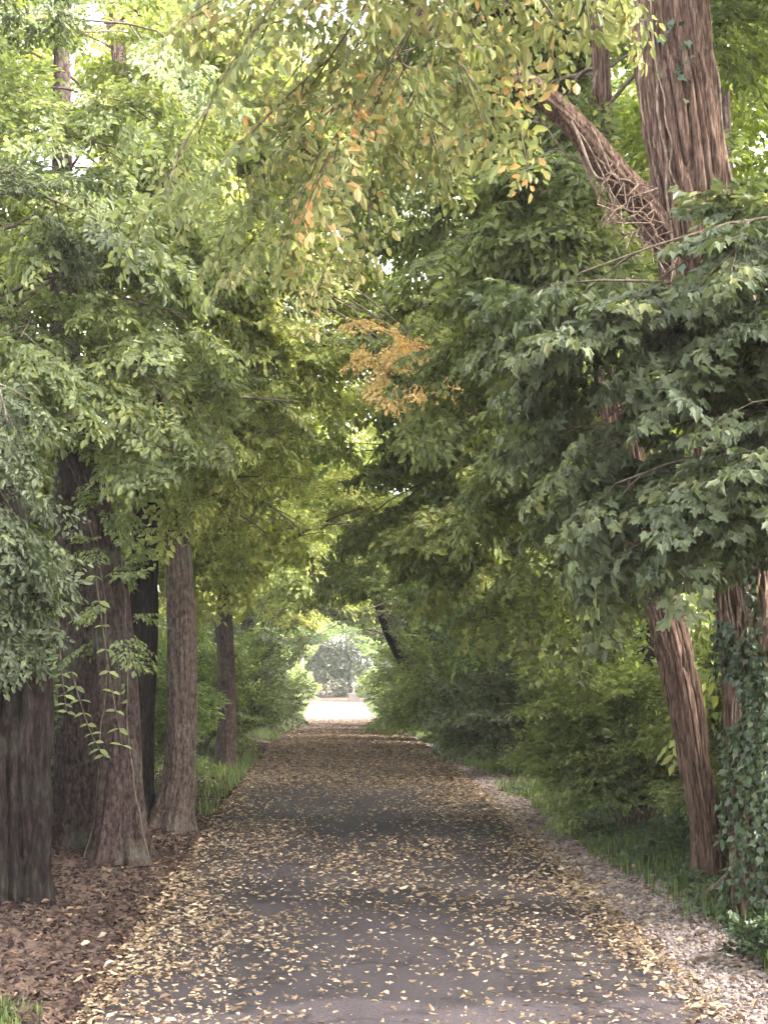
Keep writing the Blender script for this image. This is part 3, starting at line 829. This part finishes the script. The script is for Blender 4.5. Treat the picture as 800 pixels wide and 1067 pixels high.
generic(201, 'leaf_right', 'bark_dark', 9.5, -.5, 'tall green tree at the right verge just past the bright shrub', 3.4, 18.5, 24, over=[(430, 500, 18), (460, 450, 18), (480, 590, 18), (440, 400, 18), (500, 630, 18), (520, 540, 18)])
generic(202, 'leaf_lime', 'bark_grey', 12.0, .3, 'yellow-green tree at the left verge midway down the tunnel', -3.5, 30, over=[(330, 520, 28), (350, 480, 28), (310, 560, 28), (370, 540, 29), (340, 440, 27), (380, 470, 28), (300, 590, 29)])
generic(203, 'leaf_right', 'bark_dark', 8.5, -.6, 'broad green tree at the right verge midway down the tunnel', 3.1, 29, 22, h0=1.8, over=[(370, 560, 31), (390, 600, 31), (350, 590, 31), (405, 570, 31), (360, 615, 31), (385, 630, 31), (345, 555, 30), (375, 590, 30), (410, 630, 31), (330, 600, 31)])
generic(204, 'leaf_lime', 'bark_grey', 12.0, .4, 'yellow-green tree set back on the left behind the thin straight trunk', -3.6, 18.5, 20, over=[(330, 10, 17), (360, 50, 17), (300, 40, 17), (390, 20, 17.5), (350, 110, 17.5), (270, 100, 17), (320, 170, 17), (410, 90, 18), (260, 380, 17.5), (290, 430, 18), (240, 460, 17.5), (310, 350, 17.5), (280, 520, 18), (230, 560, 17.5), (270, 590, 18)])
generic(205, 'leaf_lime', 'bark_grey', 11.5, .3, 'yellow-green tree on the left opposite the dark leaning limb', -3.2, 37.5, over=[(335, 600, 37), (350, 570, 38), (370, 590, 37), (330, 540, 37), (360, 530, 37), (390, 560, 37), (320, 620, 37)])
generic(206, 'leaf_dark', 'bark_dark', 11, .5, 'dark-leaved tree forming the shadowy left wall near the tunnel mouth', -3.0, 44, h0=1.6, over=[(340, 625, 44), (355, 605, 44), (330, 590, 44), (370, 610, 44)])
generic(207, 'leaf_right', 'bark_dark', 11, .4, 'green tree on the left framing the tunnel mouth', -3.3, 51, over=[(340, 622, 52), (325, 635, 52), (312, 655, 51), (350, 612, 52), (330, 600, 51)])
generic(208, 'leaf_right', 'bark_dark', 9.0, -.5, 'green tree on the right above the dark hollow in the hedge', 3.4, 23.5, 24, over=[(420, 600, 23), (400, 540, 23), (440, 640, 23), (390, 490, 23), (470, 660, 23)])
generic(209, 'leaf_dark', 'bark_dark', 9, -.6, 'dark-leaved tree on the right close behind the leaning limb', 3.5, 41, 24, h0=1.6)
generic(210, 'leaf_right', 'bark_dark', 9.5, -.5, 'green tree on the right framing the tunnel mouth', 3.4, 48, 24, over=[(372, 628, 50), (385, 640, 49), (395, 655, 48), (360, 615, 50), (380, 600, 48)])
generic(211, 'leaf_lime', 'bark_grey', 10, -.3, 'yellow-green tree standing behind the two reddish trunks on the right', 4.8, 15.0, 26)
generic(212, 'leaf_lime', 'bark_dark', 7.5, .5, 'green tree standing behind the near left cluster of trunks', -5.2, 16)


def dupt(src, x, y, rz, sc, label):
    g = G(x, y)
    return copy_thing(src, g, rz, sc, label)


# dark limb leaning over the path on the right
b = G(2.75, 35)
pts = [b, at(462, 742, 35), at(440, 712, 35), at(422, 688, 34.9), at(405, 655, 34.7), at(385, 600, 34.4), at(372, 540, 34)]
tree('roadside_tree', 'dark curved trunk leaning left over the path near the tunnel mouth', b, pts, [.26, .23, .2, .18, .15, .11, .05],
     lambda tr, r: auto_boughs(tr, r, 16, 2.6, 6.0, 1.6, 2.8, None, 0, .35), LIB_F, DIAM, 'leaf_dark', 'bark_dark', 210, .75, ns=40, n=80, subs=6)

# --- right side heroes ----------------------------------------------------------------
b = G(2.59, 9.75)
pts = [b, at(803, 860, 9.7), at(799, 760, 9.7), at(793, 660, 9.7), at(779, 540, 9.7), at(760, 420, 9.7), at(736, 310, 9.7), at(716, 180, 9.7), at(702, 70, 9.7), at(690, -60, 9.7), at(675, -300, 9.8), at(650, -700, 10)]
rads = [.28, .25, .24, .25, .265, .285, .285, .26, .25, .235, .19, .06]
def ivy_vines(tr, root, base, r):
    face = tr.ang_to(2, CAM)
    mbi = MB()
    # climbing ivy over the foot
    n = 5600
    h = 2.35 * r.rand(n) ** .9; an = face + r.normal(0, 1.0, n)
    k = (vnoise(np.cos(an) * 3 + 9, h * 2.2, 0, 41) + .25 * (an < face)) > .36 + .4 * sstep(1.2, 2.0, h); h, an = h[k], an[k]
    p, d, t = tr.on(h, an, r.uniform(.005, .07, len(h)))
    put_leaves(mbi, p, -t * .8 + r.normal(0, .5, p.shape) + d * .3, d + UP * .35 + r.normal(0, .3, p.shape), r.uniform(.03, .062, len(h)), IVY, 0, r.rand(len(h)))
    n = 500
    h = r.uniform(2.4, 7.0, n); an = face + r.normal(.2, 1.0, n)
    k = vnoise(np.cos(an) * 2 + 9, h * 1.4, 0, 43) > .62; h, an = h[k], an[k]
    p, d, t = tr.on(h, an, r.uniform(.005, .05, len(h)))
    put_leaves(mbi, p, -t * .6 + r.normal(0, .5, p.shape) + d * .4, d + UP * .4 + r.normal(0, .3, p.shape), r.uniform(.04, .08, len(h)), IVY, 0, r.rand(len(h)))
    mbi.obj('ivy', M['leaf_ivy'], root, base)
    mbv = MB()
    for k in range(15):
        h0 = r.uniform(.1, 2.2) if k % 3 else r.uniform(3.8, 5); h1 = h0 + r.uniform(1.2, 3.6)
        hs = np.linspace(h0, min(h1, 8), 40); a0 = face + r.uniform(-1.25, 1.1)
        an = a0 + (vnoise(hs * 1.5, k * 3.3, 0, 50) - .5) * 1.0 + (vnoise(hs * 6, k * 5.1, 0, 51) - .5) * .22
        P = np.array([tr.on(q, x, .012)[0] for q, x in zip(hs, an)])
        P = np.array([(P[max(i - 1, 0)] + P[i] + P[min(i + 1, len(P) - 1)]) / 3 for i in range(len(P))])
        tube(mbv, P, r.uniform(.007, .017) * np.linspace(1, .45, 40), 6)
    # the braided bundle of old stems above the ivy
    for k in range(22):
        hs = np.linspace(1.75, 2.95, 30); a0 = face + r.normal(-.05, .42)
        an = a0 + .22 * np.sin(hs * r.uniform(3, 6) + k) + (vnoise(hs * 5, k * 2.7, 0, 52) - .5) * .3
        P = np.array([tr.on(q, x, .02 + .02 * r.rand())[0] for q, x in zip(hs, an)])
        P = np.array([(P[max(i - 1, 0)] + P[i] + P[min(i + 1, len(P) - 1)]) / 3 for i in range(len(P))])
        tube(mbv, P, r.uniform(.008, .016), 6)
    mbv.obj('vine_stems', M['vine'], root, base)
    # big limb leaving to the upper left
    lp = np.array([at(735, 330, 9.72), at(706, 268, 9.66), at(674, 220, 9.6), at(640, 182, 9.5), at(604, 138, 9.4), at(562, 98, 9.3), at(515, 68, 9.2), at(455, 30, 9.1), at(390, -40, 9.0)])
    lt = Trunk(lp, [.13, .12, .108, .098, .088, .078, .06, .045, .03], 120, 60, 0, .2, 77, 12)
    mbl = MB(); lt.emit(mbl); lo = mbl.obj('limb', M['bark_red'], root, base)
    mbv = MB()
    for k in range(10):
        h0 = r.uniform(.55, 1.4); hs = np.linspace(h0, h0 + r.uniform(.4, .9), 16)
        a0 = r.uniform(0, 6.28); an = a0 + .3 * np.sin(hs * 4 + k)
        P = np.array([lt.on(q, x, .015)[0] for q, x in zip(hs, an)])
        for _ in range(3): P[1:-1] = (P[:-2] + P[1:-1] * 2 + P[2:]) / 4
        P[:, 2] -= (r.uniform(0, .25) * np.sin(np.linspace(0, math.pi, 16)) ** 2)
        tube(mbv, P, r.uniform(.004, .011), 5)
    for k in range(16):
        p0 = lt.P[lt.idx(r.uniform(.5, 1.3))]
        P = np.array([p0 + np.array([r.normal(0, .05), r.normal(0, .03) - .13, 0]) + np.array([.05 * math.sin(u * 5 + k), 0, -u * r.uniform(.25, .5)]) for u in np.linspace(0, 1, 9)])
        tube(mbv, P, .005, 4)
    mbv.obj('hanging_vine', M['vine'], lo, base)
def bg(tr, r):
    L = auto_boughs(tr, r, 11, 6.6, 11, 1.6, 3.0, 0, .5)
    return L
R1, trR1 = tree('ivy_clad_tree', 'thick reddish trunk at the right edge with ivied foot, vine stems and a forked limb', b, pts, rads, bg,
     LIB_L, OVAL, 'leaf_right', 'bark_red', 301, .6, n=420, ns=260, flare=.22, furrow=.22, extra=ivy_vines, subs=6, fib=12)

b = G(2.50, 11.2)
pts = [b, at(733, 850, 11.1), at(722, 780, 11.1), at(712, 720, 11.1), at(697, 655, 11.1), at(672, 560, 11.1), at(651, 470, 11.1), at(636, 390, 11.1), at(630, 300, 11.1), at(628, 150, 11.1), at(620, -100, 11.2), at(610, -300, 11.4)]
def bg(tr, r):
    L = auto_boughs(tr, r, 12, 4.6, 8.4, 1.4, 2.6, 0, .4)
    for (px, py, d) in [(560, 420, 11.6), (600, 480, 11.8), (520, 500, 12), (620, 560, 11.8), (570, 590, 12.4), (680, 480, 11.6), (500, 330, 11.5), (560, 260, 11.2), (460, 400, 12), (520, 200, 11), (470, 260, 11.5), (610, 250, 10.8), (590, 200, 10.9), (640, 290, 10.8), (560, 150, 11.5), (610, 120, 11), (500, 60, 12), (540, 20, 12), (460, 120, 12.5), (580, 60, 11.8), (430, 30, 12.5), (480, 180, 12.2), (600, 20, 11.6), (400, 110, 13)]:
        t = at(px, py, d); L.append((tr.P[tr.idx(max(t[2] + .5, 2.6))], t, .14, .022))
    return L
def shreds(tr, root, base, r):
    mbv = MB()
    for k in range(40):
        h0 = r.uniform(.3, 4.0); hs = np.linspace(h0, h0 + r.uniform(.3, .9), 10); a0 = r.uniform(0, 6.28)
        P = np.array([tr.on(q, a0 + .1 * math.sin(q * 3 + k), .006)[0] for q in hs])
        tube(mbv, P, r.uniform(.004, .012), 4)
    mbv.obj('bark_strips', M['bark_red'], [c for c in root.children if c.name.startswith('trunk')][0], base)
tree('leaning_tree', 'bare reddish trunk with shaggy bark leaning left, behind the ivy-clad trunk', b, pts,
     [.125, .10, .115, .125, .13, .13, .125, .12, .105, .08, .055, .03], bg, LIB_L, OVAL, 'leaf_right', 'bark_red', 302, .6, n=340, ns=180, flare=.35, furrow=.26, extra=shreds, subs=6, fib=9, clear=0)

b = G(2.9, 11.7)
pts = [b, b + [-.02, 0, 2], b + [-.04, 0, 4.5], b + [-.05, .05, 6.5], b + [-.05, .1, 9]]
tree('slim_tree', 'slim straight dark trunk showing to the right of the thick trunk near the top', b, pts, [.085, .075, .068, .06, .03],
     lambda tr, r: auto_boughs(tr, r, 8, 6.0, 8.6, 1.2, 2.0), LIB_L, DIAM, 'leaf_lime', 'bark_grey', 303, .7, flare=.2, subs=6)

# maple whose big-leaved boughs reach in from the right
b = G(4.1, 8.4)
pts = [b, b + [-.05, 0, 1.5], b + [-.2, -.05, 3], b + [-.35, -.1, 5], b + [-.4, 0, 8.5]]
def bg(tr, r):
    L = auto_boughs(tr, r, 12, 5.2, 8.2, 1.6, 2.6)
    for (px, py, d, sag) in [(585, 290, 8.4, .08), (640, 330, 8.2, .08), (580, 370, 8.4, .08), (700, 290, 8.0, .08), (790, 255, 7.8, .08), (630, 420, 8.2, .1), 
                             (720, 480, 7.8, .08), (655, 500, 8.0, .1), (785, 330, 7.8, .08), (710, 530, 7.9, .1), (770, 500, 7.7, .08), (790, 420, 7.7, .08),
                             (690, 560, 7.9, .12), (650, 540, 8.2, .12), (545, 330, 8.8, .08), (600, 270, 8.3, .08), (610, 470, 8.3, .1), (590, 430, 8.5, .08), (620, 350, 8.4, .05)]:
        t = at(px, py, d); L.append((tr.P[tr.idx(max(t[2] - r.uniform(-.2, .9), 1.6))], t, sag, .026))
    return L
tree('maple_tree', 'maple with large lobed grey-green leaves on boughs reaching in from the right edge', b, pts, [.2, .17, .15, .12, .03], bg,
     LIB_M, MAPLE, 'leaf_maple', 'bark_grey', 304, .43, flare=.3, subs=5, sub_len=.25, twigs=True, droop=.4, per_sub=2.8, clear=0)

# mid-distance maple boughs over the path, tips coloured paler as if sunlit
b = G(3.2, 16.2)
pts = [b, b + [-.1, 0, 2], b + [-.4, 0, 4.5], b + [-.9, .1, 7], b + [-1.2, .1, 10]]
def bg(tr, r):
    L = auto_boughs(tr, r, 16, 4.5, 9.5, 2, 3.6, math.pi, .6)
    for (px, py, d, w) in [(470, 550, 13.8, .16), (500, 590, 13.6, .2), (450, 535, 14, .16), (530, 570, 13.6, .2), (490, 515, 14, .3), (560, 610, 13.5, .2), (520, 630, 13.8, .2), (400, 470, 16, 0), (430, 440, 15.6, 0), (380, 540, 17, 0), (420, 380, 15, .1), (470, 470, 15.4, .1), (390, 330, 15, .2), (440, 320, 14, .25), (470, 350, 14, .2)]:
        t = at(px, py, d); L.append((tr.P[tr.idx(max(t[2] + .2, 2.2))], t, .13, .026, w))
    return L
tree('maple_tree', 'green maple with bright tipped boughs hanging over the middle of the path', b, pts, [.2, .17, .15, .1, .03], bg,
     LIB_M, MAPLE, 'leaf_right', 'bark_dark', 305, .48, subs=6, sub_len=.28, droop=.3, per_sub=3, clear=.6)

# tree whose yellowing boughs hang over the head of the picture (trunk stands beside the walker)
b = G(2.15, 1.2)
pts = [b, b + [-.05, 0, 2], b + [-.2, .1, 4], b + [-.35, .3, 6], b + [-.5, .4, 8], b + [-.5, .4, 9.5]]
def bg(tr, r):
    L = auto_boughs(tr, r, 4, 8, 9, 1.5, 2.5, 0, .6)
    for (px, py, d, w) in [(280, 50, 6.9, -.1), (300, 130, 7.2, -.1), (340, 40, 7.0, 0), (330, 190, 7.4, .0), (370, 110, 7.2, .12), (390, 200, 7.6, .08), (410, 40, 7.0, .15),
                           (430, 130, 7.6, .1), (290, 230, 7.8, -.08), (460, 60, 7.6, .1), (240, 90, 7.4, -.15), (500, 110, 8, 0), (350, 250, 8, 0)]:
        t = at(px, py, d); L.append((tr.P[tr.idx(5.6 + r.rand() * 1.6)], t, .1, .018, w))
    return L
tree('overhanging_tree', 'yellow and orange tinted leafy boughs hanging down over the path at the top', b, pts, [.22, .19, .17, .14, .1, .03], bg,
     LIB_H, OVAL, 'leaf_autumn', 'bark_grey', 306, .42, subs=4, sub_len=.15, twigs=True, droop=.3, per_sub=1.7, leaf_rnd=.7, clear=0, u0=.66)

# small tree turning orange deep in the tunnel
b = G(-2.7, 16.4)
pts = [b, b + [.2, 0, 2], b + [.5, -.1, 3.6], b + [1.1, -.2, 5.0], b + [1.7, -.3, 5.9]]
def bg(tr, r):
    L = []
    for (px, py, d) in [(400, 350, 12.6), (388, 402, 12.6), (455, 385, 12.6), (478, 402, 12.4), (425, 398, 12.6)]:
        t = at(px, py, d); L.append((tr.P[tr.idx(5.9)], t, .1, .02))
    return L
tree('orange_leaved_tree', 'small tree with clusters of orange leaves at the centre of the picture', b, pts, [.08, .07, .055, .04, .02], bg,
     LIB_L, OVAL, 'leaf_orange', 'bark_dark', 307, .33, subs=2, sub_len=.07, flare=.2, ns=24, n=50, clear=0, u0=.8)

# ------------------------------------------------------------------ shrubs
def shrub(name, label, x, y, h, w, n, leaf, seed, lib=LIB_L, tpl=OVAL, spray=.5, subs=5, z0=0.0, rise=1.0):
    r = RS(seed); b = G(x, y)
    root = thing(name, b, label, 'shrub')
    sp = Sprays(); mbw = MB()
    for k in range(n):
        az = r.rand() * 6.283; q = r.rand() ** .6; hh = h * r.uniform(.25, 1.0) * (1 - .35 * q)
        o = b + np.array([math.cos(az), math.sin(az), 0]) * .12 * r.rand()
        t = b + np.array([math.cos(az) * w * q, math.sin(az) * w * q, max(hh, .12)])
        dress(sp, mbw, bough(o, t, .14, r), .014, r, spray, subs, .4, .15, .3, 0, False, .4, 3)
    mbw.obj('stems', M['twig'], root, b)
    mbc = MB(); c = sp.emit(mbc, lib, tpl, 0, seed)
    mbc.obj('foliage', M[leaf], root, b)
    print(name, c)
    return root

sA = shrub('shrub', 'bright green bushy shrub just left of the leaning reddish trunk', 2.6, 14.6, 2.1, .95, 40, 'leaf_shrub', 401)
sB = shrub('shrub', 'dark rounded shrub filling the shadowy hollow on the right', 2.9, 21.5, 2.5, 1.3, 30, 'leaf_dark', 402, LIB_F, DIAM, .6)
sC = shrub('shrub', 'olive green shrub at the foot of the dark leaning limb', 2.5, 33, 2.6, 1.3, 30, 'leaf_right', 403, LIB_F, DIAM, .7)
def dups(src, x, y, rz, sc, label): return copy_thing(src, G(x, y), rz, sc, label)
dups(sA, 3.5, 12.6, 2.1, .95, 'green shrub behind the foot of the leaning reddish trunk')
dups(sA, 3.9, 10.6, 4.4, .9, 'green shrub at the right edge beyond the ivy-clad trunk')
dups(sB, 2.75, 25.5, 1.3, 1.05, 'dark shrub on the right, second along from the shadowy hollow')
dups(sC, 2.4, 29.0, 2.9, .9, 'olive shrub on the right, before the dark leaning limb')
dups(sC, 2.35, 38.5, .4, 1.0, 'olive shrub on the right, past the dark leaning limb')
dups(sC, 2.3, 44.0, 4.2, .95, 'olive shrub on the right, last but one before the tunnel mouth')
dups(sB, 2.6, 49.5, 3.3, .95, 'dark shrub on the right at the tunnel mouth')
dups(sA, -3.2, 19.0, .9, 1.0, 'bright shrub on the left behind the thin straight trunk')
dups(sC, -2.7, 26.5, 5.2, .85, 'olive shrub on the left, just past the thin straight trunk')
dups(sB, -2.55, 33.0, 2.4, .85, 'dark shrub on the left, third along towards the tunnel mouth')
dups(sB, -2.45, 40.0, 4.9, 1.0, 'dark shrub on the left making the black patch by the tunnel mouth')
dups(sC, -2.6, 46.5, 1.8, .9, 'olive shrub on the left, beside the tunnel mouth')
dups(sB, -4.2, 11.6, 1.8, .85, 'dark shrub in shadow behind the left edge trunk')
dups(sB, -4.1, 14.2, 3.8, .9, 'dark shrub in shadow behind the bowed grey trunk')

# low plants near the right foot
lp = shrub('low_plant', 'low leafy green plant on the gravel edge at the bottom right corner', 2.2, 8.4, .2, .22, 9, 'leaf_ivy', 420, LIB_L, IVY, .2, 3)
lp["category"] = 'plant'
copy_thing(lp, G(2.75, 10.6), 1, .9, 'leafy ground plant between the two reddish trunks')
copy_thing(lp, G(2.95, 12.1), 4, 1.6, 'leafy ground plant behind the leaning trunk')

# dead sticks between the two right hand trunks
r = RS(55)
for k, (lab, p0, p1) in enumerate([('dead curved stick lying between the two reddish trunks', (2.2, 10.3), (2.75, 10.2)), ('thin dead branch lying on the leaves at the left verge', (-2.0, 19.5), (-1.45, 19.0)), ('short broken stick resting on the gravel edge', (1.7, 12.3), (2.05, 12.1))]):
    P = np.array([np.array([p0[0] + (p1[0] - p0[0]) * u, p0[1] + (p1[1] - p0[1]) * u, 0]) for u in np.linspace(0, 1, 12)])
    P[:, 2] = [float(gz(a, c)) for a, c in P[:, :2]]; P[:, 2] += .035 + (.16 if k == 0 else .0) * np.sin(np.linspace(0, math.pi, 12)) + r.normal(0, .006, 12)
    mb = MB(); tube(mb, P, np.linspace(.022, .010, 12), 7)
    tag(mb.obj('dead_branch', M['twig']), lab, 'branch')

# ------------------------------------------------------------------ sunny end beyond the tunnel
eA = generic(501, 'leaf_sun', 'bark_pale', 8.0, .2, 'sunlit pale green tree on the left just outside the tunnel mouth', -4.4, 66, 26, 1.8, 3.0, .3, .9)
dupt(eA, 7.5, 72, 2.0, .6, 'sunlit pale green tree on the right just outside the tunnel mouth')
dupt(eA, -4.6, 80, 4.0, 1.0, 'sunlit pale green tree on the left at the far end of the path')
dupt(eA, 5.5, 88, 1.0, .8, 'sunlit pale green tree on the right at the far end of the path')
dups(sA, -2.6, 62, 2.0, .8, 'sunlit yellow-green shrub on the left beside the bright pavement')
dups(sA, 2.6, 64, 1.0, .8, 'sunlit yellow-green shrub on the right beside the bright pavement')
dups(sA, -2.2, 84, 1.0, .9, 'sunlit shrub at the left corner where the path ends')
dups(sA, 2.0, 86, 2.2, .8, 'sunlit shrub at the right corner where the path ends')
dups(sA, -2.7, 74, 5.0, .8, 'sunlit shrub on the left near the end of the bright pavement')
dups(sA, 2.7, 75, 3.0, .7, 'sunlit shrub on the right near the end of the bright pavement')
# pale trunk seen right of centre
b = G(.95, 95)
pts = [b, b + [-.03, 0, 1.2], b + [-.14, 0, 2.4], b + [-.3, 0, 4], b + [-.4, 0, 7]]
tree('pale_trunk_tree', 'pale sunlit trunk beyond the end of the path, right of the dark gap', b, pts, [.2, .16, .14, .1, .03],
     lambda tr, r: auto_boughs(tr, r, 18, 2.6, 6.6, 1.8, 3.0), LIB_F, DIAM, 'leaf_sun', 'bark_pale', 511, .9, ns=24, n=40)
b = G(-2.2, 92)
pts = [b, b + [0, 0, 1.2], b + [.05, 0, 2.4], b + [.1, 0, 4], b + [.2, 0, 7]]
tree('pale_trunk_tree', 'pale sunlit trunk at the far end of the path, left of the dark gap', b, pts, [.2, .17, .15, .1, .03],
     lambda tr, r: auto_boughs(tr, r, 18, 2.6, 6.6, 1.8, 3.0), LIB_F, DIAM, 'leaf_sun', 'bark_pale', 512, .9, ns=24, n=40)
# low stone block by the end of the path
g = G(1.05, 90)
pier = thing('stone_pier', g, 'low pinkish stone pier with a cap beside the end of the path', 'stone pier')
for (nm, w, d, h, z) in (('pier_body', .36, .25, .38, 0), ('pier_cap', .40, .29, .08, .382)):
    mb = MB()
    u = np.linspace(0, 2 * math.pi, 33)[:-1]
    ex = np.sign(np.cos(u)) * np.abs(np.cos(u)) ** .25; ey = np.sign(np.sin(u)) * np.abs(np.sin(u)) ** .25
    rings = [np.stack([ex * w * q, ey * d * q, np.full(32, z + zz)], -1) for (q, zz) in ((1, 0), (1, h - .02), (.97, h), (.0, h))]
    mb.add(np.array(rings), grid_faces(4, 32), 0, np.full(96, .6))
    mb.obj(nm, M['pebble'], pier)

# ------------------------------------------------------------------ woods behind both rows, and unseen ones added for shade
def woods(name, label, boxes, leaf, seed, size=.13):
    r = RS(seed); mbc = MB()
    for (x0, x1, y0, y1, z0, z1, n) in boxes:
        m = max(6, n // 260)
        cx, cy = r.uniform(x0, x1, m), r.uniform(y0, y1, m)
        cz = prof(cy) + z0 + (z1 - z0) * r.rand(m) ** .9
        rad = r.uniform(.7, 1.6, m)
        k = r.randint(0, m, n)
        q = norm(r.normal(0, 1, (n, 3))) * (r.rand(n) ** .45)[:, None] * np.array([1.15, 1.15, .75])
        p = np.stack([cx[k], cy[k], cz[k]], -1) + q * rad[k][:, None]
        p[:, 2] = np.maximum(p[:, 2], prof(p[:, 1]) + .05)
        t = np.stack([r.normal(0, 1, n), r.normal(0, 1, n), r.normal(-.5, .4, n)], -1)
        nn = np.stack([r.normal(0, .6, n), r.normal(0, .6, n), np.ones(n)], -1)
        put_leaves(mbc, p, t, nn, r.uniform(.7, 1.3, n) * size, DIAM, 0, np.clip(.5 * vnoise(cx[k], cy[k], cz[k], 3) + .5 * r.rand(n), 0, .999))
        for i in range(max(2, m // 14)):
            xx, yy = r.uniform(x0, x1), r.uniform(y0, y1); zb = float(gz(xx, yy)) - .05
            P = np.array([(xx + r.normal(0, .15) * u, yy, zb + u * z1 * .8) for u in np.linspace(0, 1, 6)])
            tube(mbc, P, np.linspace(.16, .05, 6), 8, 1)
    return tag(mbc.obj(name, [M[leaf], M['bark_dark']]), label, 'woods', kind='stuff')

woods('background_woods', 'green woodland crowded behind the left row of trees, plus unseen added shade woods', [(-11, -5.2, 8, 24, .3, 6.2, 26000), (-11, -5.0, 24, 56, .3, 10, 44000), (-18, -10, 26, 60, .3, 12, 26000), (-11, -3.6, -14, 9, .2, 7, 60000)], 'leaf_wood', 601)  # last box: unseen woods around the walker, added to cut sky light
woods('background_woods', 'green woodland crowded behind the right row of trees, plus unseen added shade woods', [(5.2, 11, 8, 54, .3, 9, 60000), (10, 18, 12, 56, .3, 10, 26000), (4.2, 10, -16, 10, .3, 10, 70000)], 'leaf_wood', 602)  # last box stands out of view, added to block sun on the path
woods('background_woods', 'dark shaded woodland closing the view past the end of the path', [(-12, 12, 98, 112, .0, 12, 26000), (-7, 6, 94, 101, .0, 3.6, 16000)], 'leaf_dark', 603, .28)

# ------------------------------------------------------------------ air
HAZE = .0007
if HAZE:
    lo, hi = np.array([-156, -96, -6.0]), np.array([156, 266, 19.0])
    cv = np.array([(x, y, z) for x in (lo[0], hi[0]) for y in (lo[1], hi[1]) for z in (lo[2], hi[2])])
    mb = MB(); mb.add(cv, np.array([(0, 1, 3, 2), (4, 6, 7, 5), (0, 4, 5, 1), (2, 3, 7, 6), (0, 2, 6, 4), (1, 5, 7, 3)]))
    hm, nt_, hN, hK = new_mat('pale_haze')
    ho = hN.new('ShaderNodeOutputMaterial'); pv = hN.new('ShaderNodeVolumePrincipled')
    pv.inputs['Color'].default_value = (.93, .93, .90, 1); pv.inputs['Density'].default_value = HAZE; pv.inputs['Anisotropy'].default_value = .2
    hK.new(pv.outputs[0], ho.inputs['Volume'])
    tag(mb.obj('haze', hm), kind='stuff')
# ------------------------------------------------------------------ light
SUN_EL, SUN_AZ = math.radians(38), math.radians(112)      # azimuth from +Y, positive = right
w = bpy.data.worlds.new("World"); scene.world = w; w.use_nodes = True
N, K = w.node_tree.nodes, w.node_tree.links
N.clear()
sky = N.new('ShaderNodeTexSky'); sky.sky_type = 'NISHITA'; sky.sun_disc = False
sky.sun_elevation = SUN_EL; sky.sun_rotation = SUN_AZ; sky.air_density = 1.0; sky.dust_density = 3.0; sky.ozone_density = .6
hs = N.new('ShaderNodeHueSaturation'); hs.inputs['Saturation'].default_value = .2; K.new(sky.outputs[0], hs.inputs['Color'])
bgn = N.new('ShaderNodeBackground'); bgn.inputs['Strength'].default_value = .15; K.new(hs.outputs[0], bgn.inputs['Color'])
wo = N.new('ShaderNodeOutputWorld'); K.new(bgn.outputs[0], wo.inputs['Surface'])
sd = bpy.data.lights.new('sun', 'SUN'); sd.energy = 1.5; sd.angle = math.radians(14); sd.color = (1, .94, .84)
so = bpy.data.objects.new('sun', sd); C.objects.link(so)
dirv = Vector((math.sin(SUN_AZ) * math.cos(SUN_EL), math.cos(SUN_AZ) * math.cos(SUN_EL), math.sin(SUN_EL)))
so.rotation_euler = dirv.to_track_quat('Z', 'Y').to_euler(); so.location = (-10, 5, 30)

scene.view_settings.view_transform = 'Standard'; scene.view_settings.look = 'None'
scene.view_settings.exposure = 4.05; scene.view_settings.gamma = 1.0
cy = scene.cycles
cy.max_bounces = 8; cy.diffuse_bounces = 6; cy.glossy_bounces = 2; cy.transmission_bounces = 4; cy.transparent_max_bounces = 4
cy.use_denoising = True
cy.caustics_reflective = False; cy.caustics_refractive = False
print('verts', sum(len(m.vertices) for m in bpy.data.meshes), 'polys', sum(len(m.polygons) for m in bpy.data.meshes))
